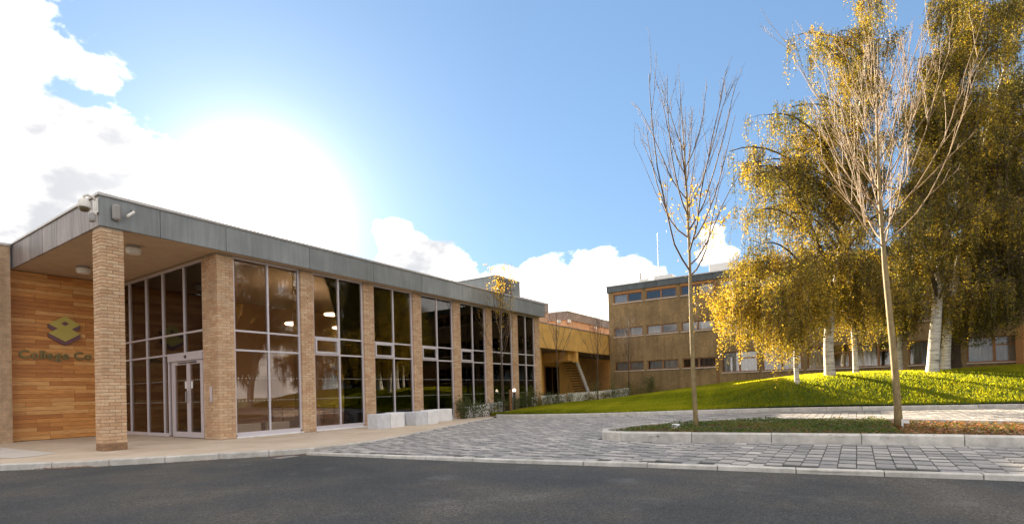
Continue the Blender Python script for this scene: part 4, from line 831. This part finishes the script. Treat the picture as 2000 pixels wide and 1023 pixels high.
# weeping birches
def birch(name, base, D, trunk, r0, tips, bark, label, seed, dens=1., mul=1.0, tb=(0., 1.), fill=0):
    rng = np.random.default_rng(seed); B = ond(*base, D); B[2] = lawnz(B[0], B[1]); t = thing(name, tuple(B), label, 'tree', 'weeping birches on the lawn')
    TP = [B-np.array([0, 0, .15])]+[ond(u, v, D+(i+1)*.12*rng.normal()) for i, (u, v) in enumerate(trunk)]
    TP = smooth(TP, 2); n = len(TP); zt = np.array([p[2] for p in TP])
    MB().tube(TP, [r0*(1.3 if i == 0 else 1.12 if i == 1 else 1)*(1-.88*i/(n-1)) + .012 for i in range(n)], 12).build('trunk', bark, t, smooth=True)
    r0 = r0*.85; limbs = MB(); S0 = []; S1 = []; HS = []
    allt = list(tips)
    for k in range(fill):
        a, b = tips[rng.integers(len(tips))], tips[rng.integers(len(tips))]; f = rng.random(); allt.append((a[0]*f+b[0]*(1-f)+rng.normal(0, 14), a[1]*f+b[1]*(1-f)+rng.normal(0, 14)))
    for (u, v) in allt:
        off = rng.normal(-.4, 1.4); tip = ond(u, v, D+np.clip(off, -3.2, 2.4)); hz = np.hypot(tip[0]-B[0], tip[1]-B[1]); zs = np.clip(tip[2]-rng.uniform(.3, .75)*max(.8, hz), B[2]+2.0, zt[-1]-.05)
        st = np.array([np.interp(zs, zt, [p[i] for p in TP]) for i in range(3)]); cpt = st*.45+tip*.55; cpt[2] = max(tip[2], st[2])+.22*hz+.1
        N = 10; cv = [st*(1-f)**2+cpt*2*f*(1-f)+tip*f*f for f in np.linspace(0, 1, N)]; Ls = sum(np.linalg.norm(b-a) for a, b in zip(cv, cv[1:]))
        rb_ = min(.07, .010+.011*Ls)*mul; limbs.tube(cv, [rb_*(1-.85*i/(N-1))+.004 for i in range(N)], 6, False)
        for _ in range(int(Ls*3.1*dens)+3):
            f = 1-rng.random()**1.1*.88; i = min(int(f*(N-1)), N-2); p = cv[i]+(cv[i+1]-cv[i])*(f*(N-1)-i); a = rng.random()*6.283; L2 = rng.uniform(.15, .85)
            e = p+np.array([math.cos(a)*L2, math.sin(a)*L2, rng.uniform(-.15, .35)*L2])
            if rng.random() < .35: limbs.tube([p, (p+e)/2+np.array([0, 0, .06]), e], [.012, .008, .004], 3, False)
            ch = rng.random()*.5+.5; tone = rng.random()
            for q in [e]*rng.integers(4, 10)+[(p+e)/2]*rng.integers(0, 3):
                if True:
                    ln = (rng.gamma(2.2, .40)+.15)*ch; ln = min(ln, 2.2); q = q+rng.normal(0, .11, 3)*np.array([1, 1, .8]); HS.append(tone); S0.append(q); S1.append(q+np.array([rng.normal(0, .10), rng.normal(0, .10), -ln]))
    kind(limbs.build('limbs', 'dark_bark', t), 'stuff'); sm = MB()
    for a, b in zip(S0, S1): sm.tube([a, a*.5+b*.5+rng.normal(0, .02, 3), b], [.006, .005, .002], 3, False, 0)
    kind(sm.build('twigs', 'twig', t), 'stuff'); S0 = np.array(S0); S1 = np.array(S1); L = np.linalg.norm(S1-S0, axis=1); cnt = np.maximum(3, (L*rng.uniform(13, 34, len(L))*dens)).astype(int)
    idx = np.repeat(np.arange(len(L)), cnt); f = rng.random(len(idx))[:, None]; C = S0[idx]*(1-f)+S1[idx]*f+rng.normal(0, .045, (len(idx), 3)); C[:, :2] += (np.sin(f*5+idx[:, None])*.05)
    hs = np.array(HS); T = .55*hs[idx]+.45*rng.random(len(idx)); T = tb[0]+(tb[1]-tb[0])*T**1.15
    gr = lawnz(C[:, 0], C[:, 1]); ok = C[:, 2] > gr+1.0; C = C[ok]; T = T[ok]
    U, V = rand_axes(len(C), rng.uniform(.018, .052, len(C)), rng.uniform(.014, .038, len(C)), rng, .5)
    quads('crown', C, U, V, T, 'birch_leaf', t); return t
T1 = birch('birch_tree', (1621, 730), 22.5, [(1616, 650), (1640, 520), (1665, 330), (1690, 150), (1706, 5)], .215,
  [(1425, 296), (1462, 330), (1470, 420), (1500, 225), (1560, 68), (1598, 90), (1600, 190), (1640, 60), (1660, 60), (1700, 5), (1690, 40), (1735, 85), (1500, 330), (1540, 420), (1480, 480), (1600, 300), (1640, 400), (1700, 250), (1740, 330), (1580, 500), (1700, 450), (1520, 300), (1450, 520), (1720, 160), (1640, 150), (1560, 250), (1680, 350), (1620, 450), (1780, 420), (1660, 230), (1580, 380), (1530, 480), (1690, 120)],
  'birch_bark', 'tall weeping birch leaning right, with thick white trunk left of the bare young tree', 31, 1., 1., (.03, 1.), 34)
T6 = birch('birch_tree', (1557, 735), 21.7, [(1553, 690), (1560, 600), (1548, 520)], .10,
  [(1388, 590), (1400, 570), (1430, 545), (1470, 515), (1500, 505), (1540, 505), (1590, 520), (1600, 590), (1500, 600), (1450, 590), (1560, 580), (1520, 640), (1490, 560), (1430, 600), (1545, 655), (1470, 640)],
  'birch_bark', 'low golden birch with thin trunk, leftmost of the group', 32, 1.15, .7, (.25, 1.), 22)
T5 = birch('birch_tree', (1672, 730), 23.3, [(1668, 650), (1655, 560), (1645, 470)], .12,
  [(1610, 560), (1640, 530), (1690, 520), (1720, 560), (1600, 610), (1680, 590), (1730, 600), (1650, 480), (1700, 500)], 'birch_bark', 'slim straight white birch between the thick white trunk and the bare young tree', 33, 1.1, .7, (.1, 1.), 16)
T7 = birch('birch_tree', (1757, 724), 25, [(1757, 640), (1768, 570), (1800, 430)], .13,
  [(1740, 580), (1790, 570), (1760, 520), (1820, 600), (1720, 610), (1800, 500), (1780, 590)], 'birch_bark', 'leaning birch half hidden behind the bare young tree trunk', 34, 1., .8, (0, .85), 16)
T2 = birch('birch_tree', (1820, 727), 22, [(1828, 620), (1838, 500), (1852, 350), (1870, 150), (1888, -120)], .225,
  [(1760, 420), (1790, 300), (1770, 210), (1800, 160), (1840, 50), (1870, -50), (1920, -70), (1910, 90), (1950, 0), (1780, 520), (1740, 480), (1880, 250), (1900, 400), (1930, 300), (1950, 180), (1860, 330), (1830, 450), (1890, 520), (1790, 380), (1850, 200), (1850, -20), (1830, 100), (1920, 560), (1860, 130), (1800, 240), (1820, 290), (1775, 260), (1840, 260), (1905, 190), (1935, 90), (1890, 20), (1810, 350), (1765, 350), (1870, 420)],
  'birch_bark', 'tallest weeping birch with thick leaning white trunk right of the bare young tree', 35, 1.15, 1., (0, .92), 48)
T3 = birch('birch_tree', (1845, 723), 23, [(1851, 620), (1885, 450), (1930, 250), (1990, 40)], .19,
  [(1990, 20), (2050, 40), (1980, 150), (2020, 250), (1960, 330), (1990, 420), (1930, 480), (2040, 450), (1960, 540), (2000, 550), (1900, 570), (1950, 110), (2060, 150), (2090, 330), (1990, 600), (2050, 570), (2110, 480)], 'birch_bark', 'white birch close beside the tallest one, curving to the right', 36, 1.15, 1., (0, .85), 44)
T4 = birch('birch_tree', (1863, 723), 24.5, [(1861, 600), (1895, 400), (1960, 200)], .30,
  [(1900, 600), (1960, 610), (2010, 520), (1940, 420), (1870, 480), (2050, 350), (1990, 300), (1920, 520), (1880, 590)], 'dark_bark', 'dark thick trunk tree behind the two white birches', 37, 1., 1., (0, .7), 30)
# trees mirrored in the hall glazing: on the far side of the road behind the viewer
def copy_tree(o, parent=None):
    c = o.copy(); COL.objects.link(c)
    if parent is not None: c.parent = parent
    for ch in o.children: copy_tree(ch, c)
    return c
for src, x, y, rz, lab in ((T1, 24, -13.5, 40, 'golden birch right of view, reflected in the first bay'), (T2, 31, -14.5, 130, 'tall birch right of view, reflected in the second bay'), (T3, 38, -17, 200, 'birch right of view beyond the lawn, reflected in the third bay'), (T2, 19, -19, 10, 'tall birch across the road, reflected left in the first bay'), (T1, 29, -22, 80, 'golden birch farther behind, reflected between the first bays'), (T3, 40, -26, 300, 'farthest birch right of view behind the others')):
    c = copy_tree(src); c['label'] = lab; c['group'] = 'birches across the road'
    b = Vector(src.location); c.location = (0, 0, 0); c.matrix_world = Matrix.Translation((x, y, -.12)) @ Matrix.Rotation(R(rz), 4, 'Z')
for o in bpy.data.objects:
    if '_o' in o: del o['_o']
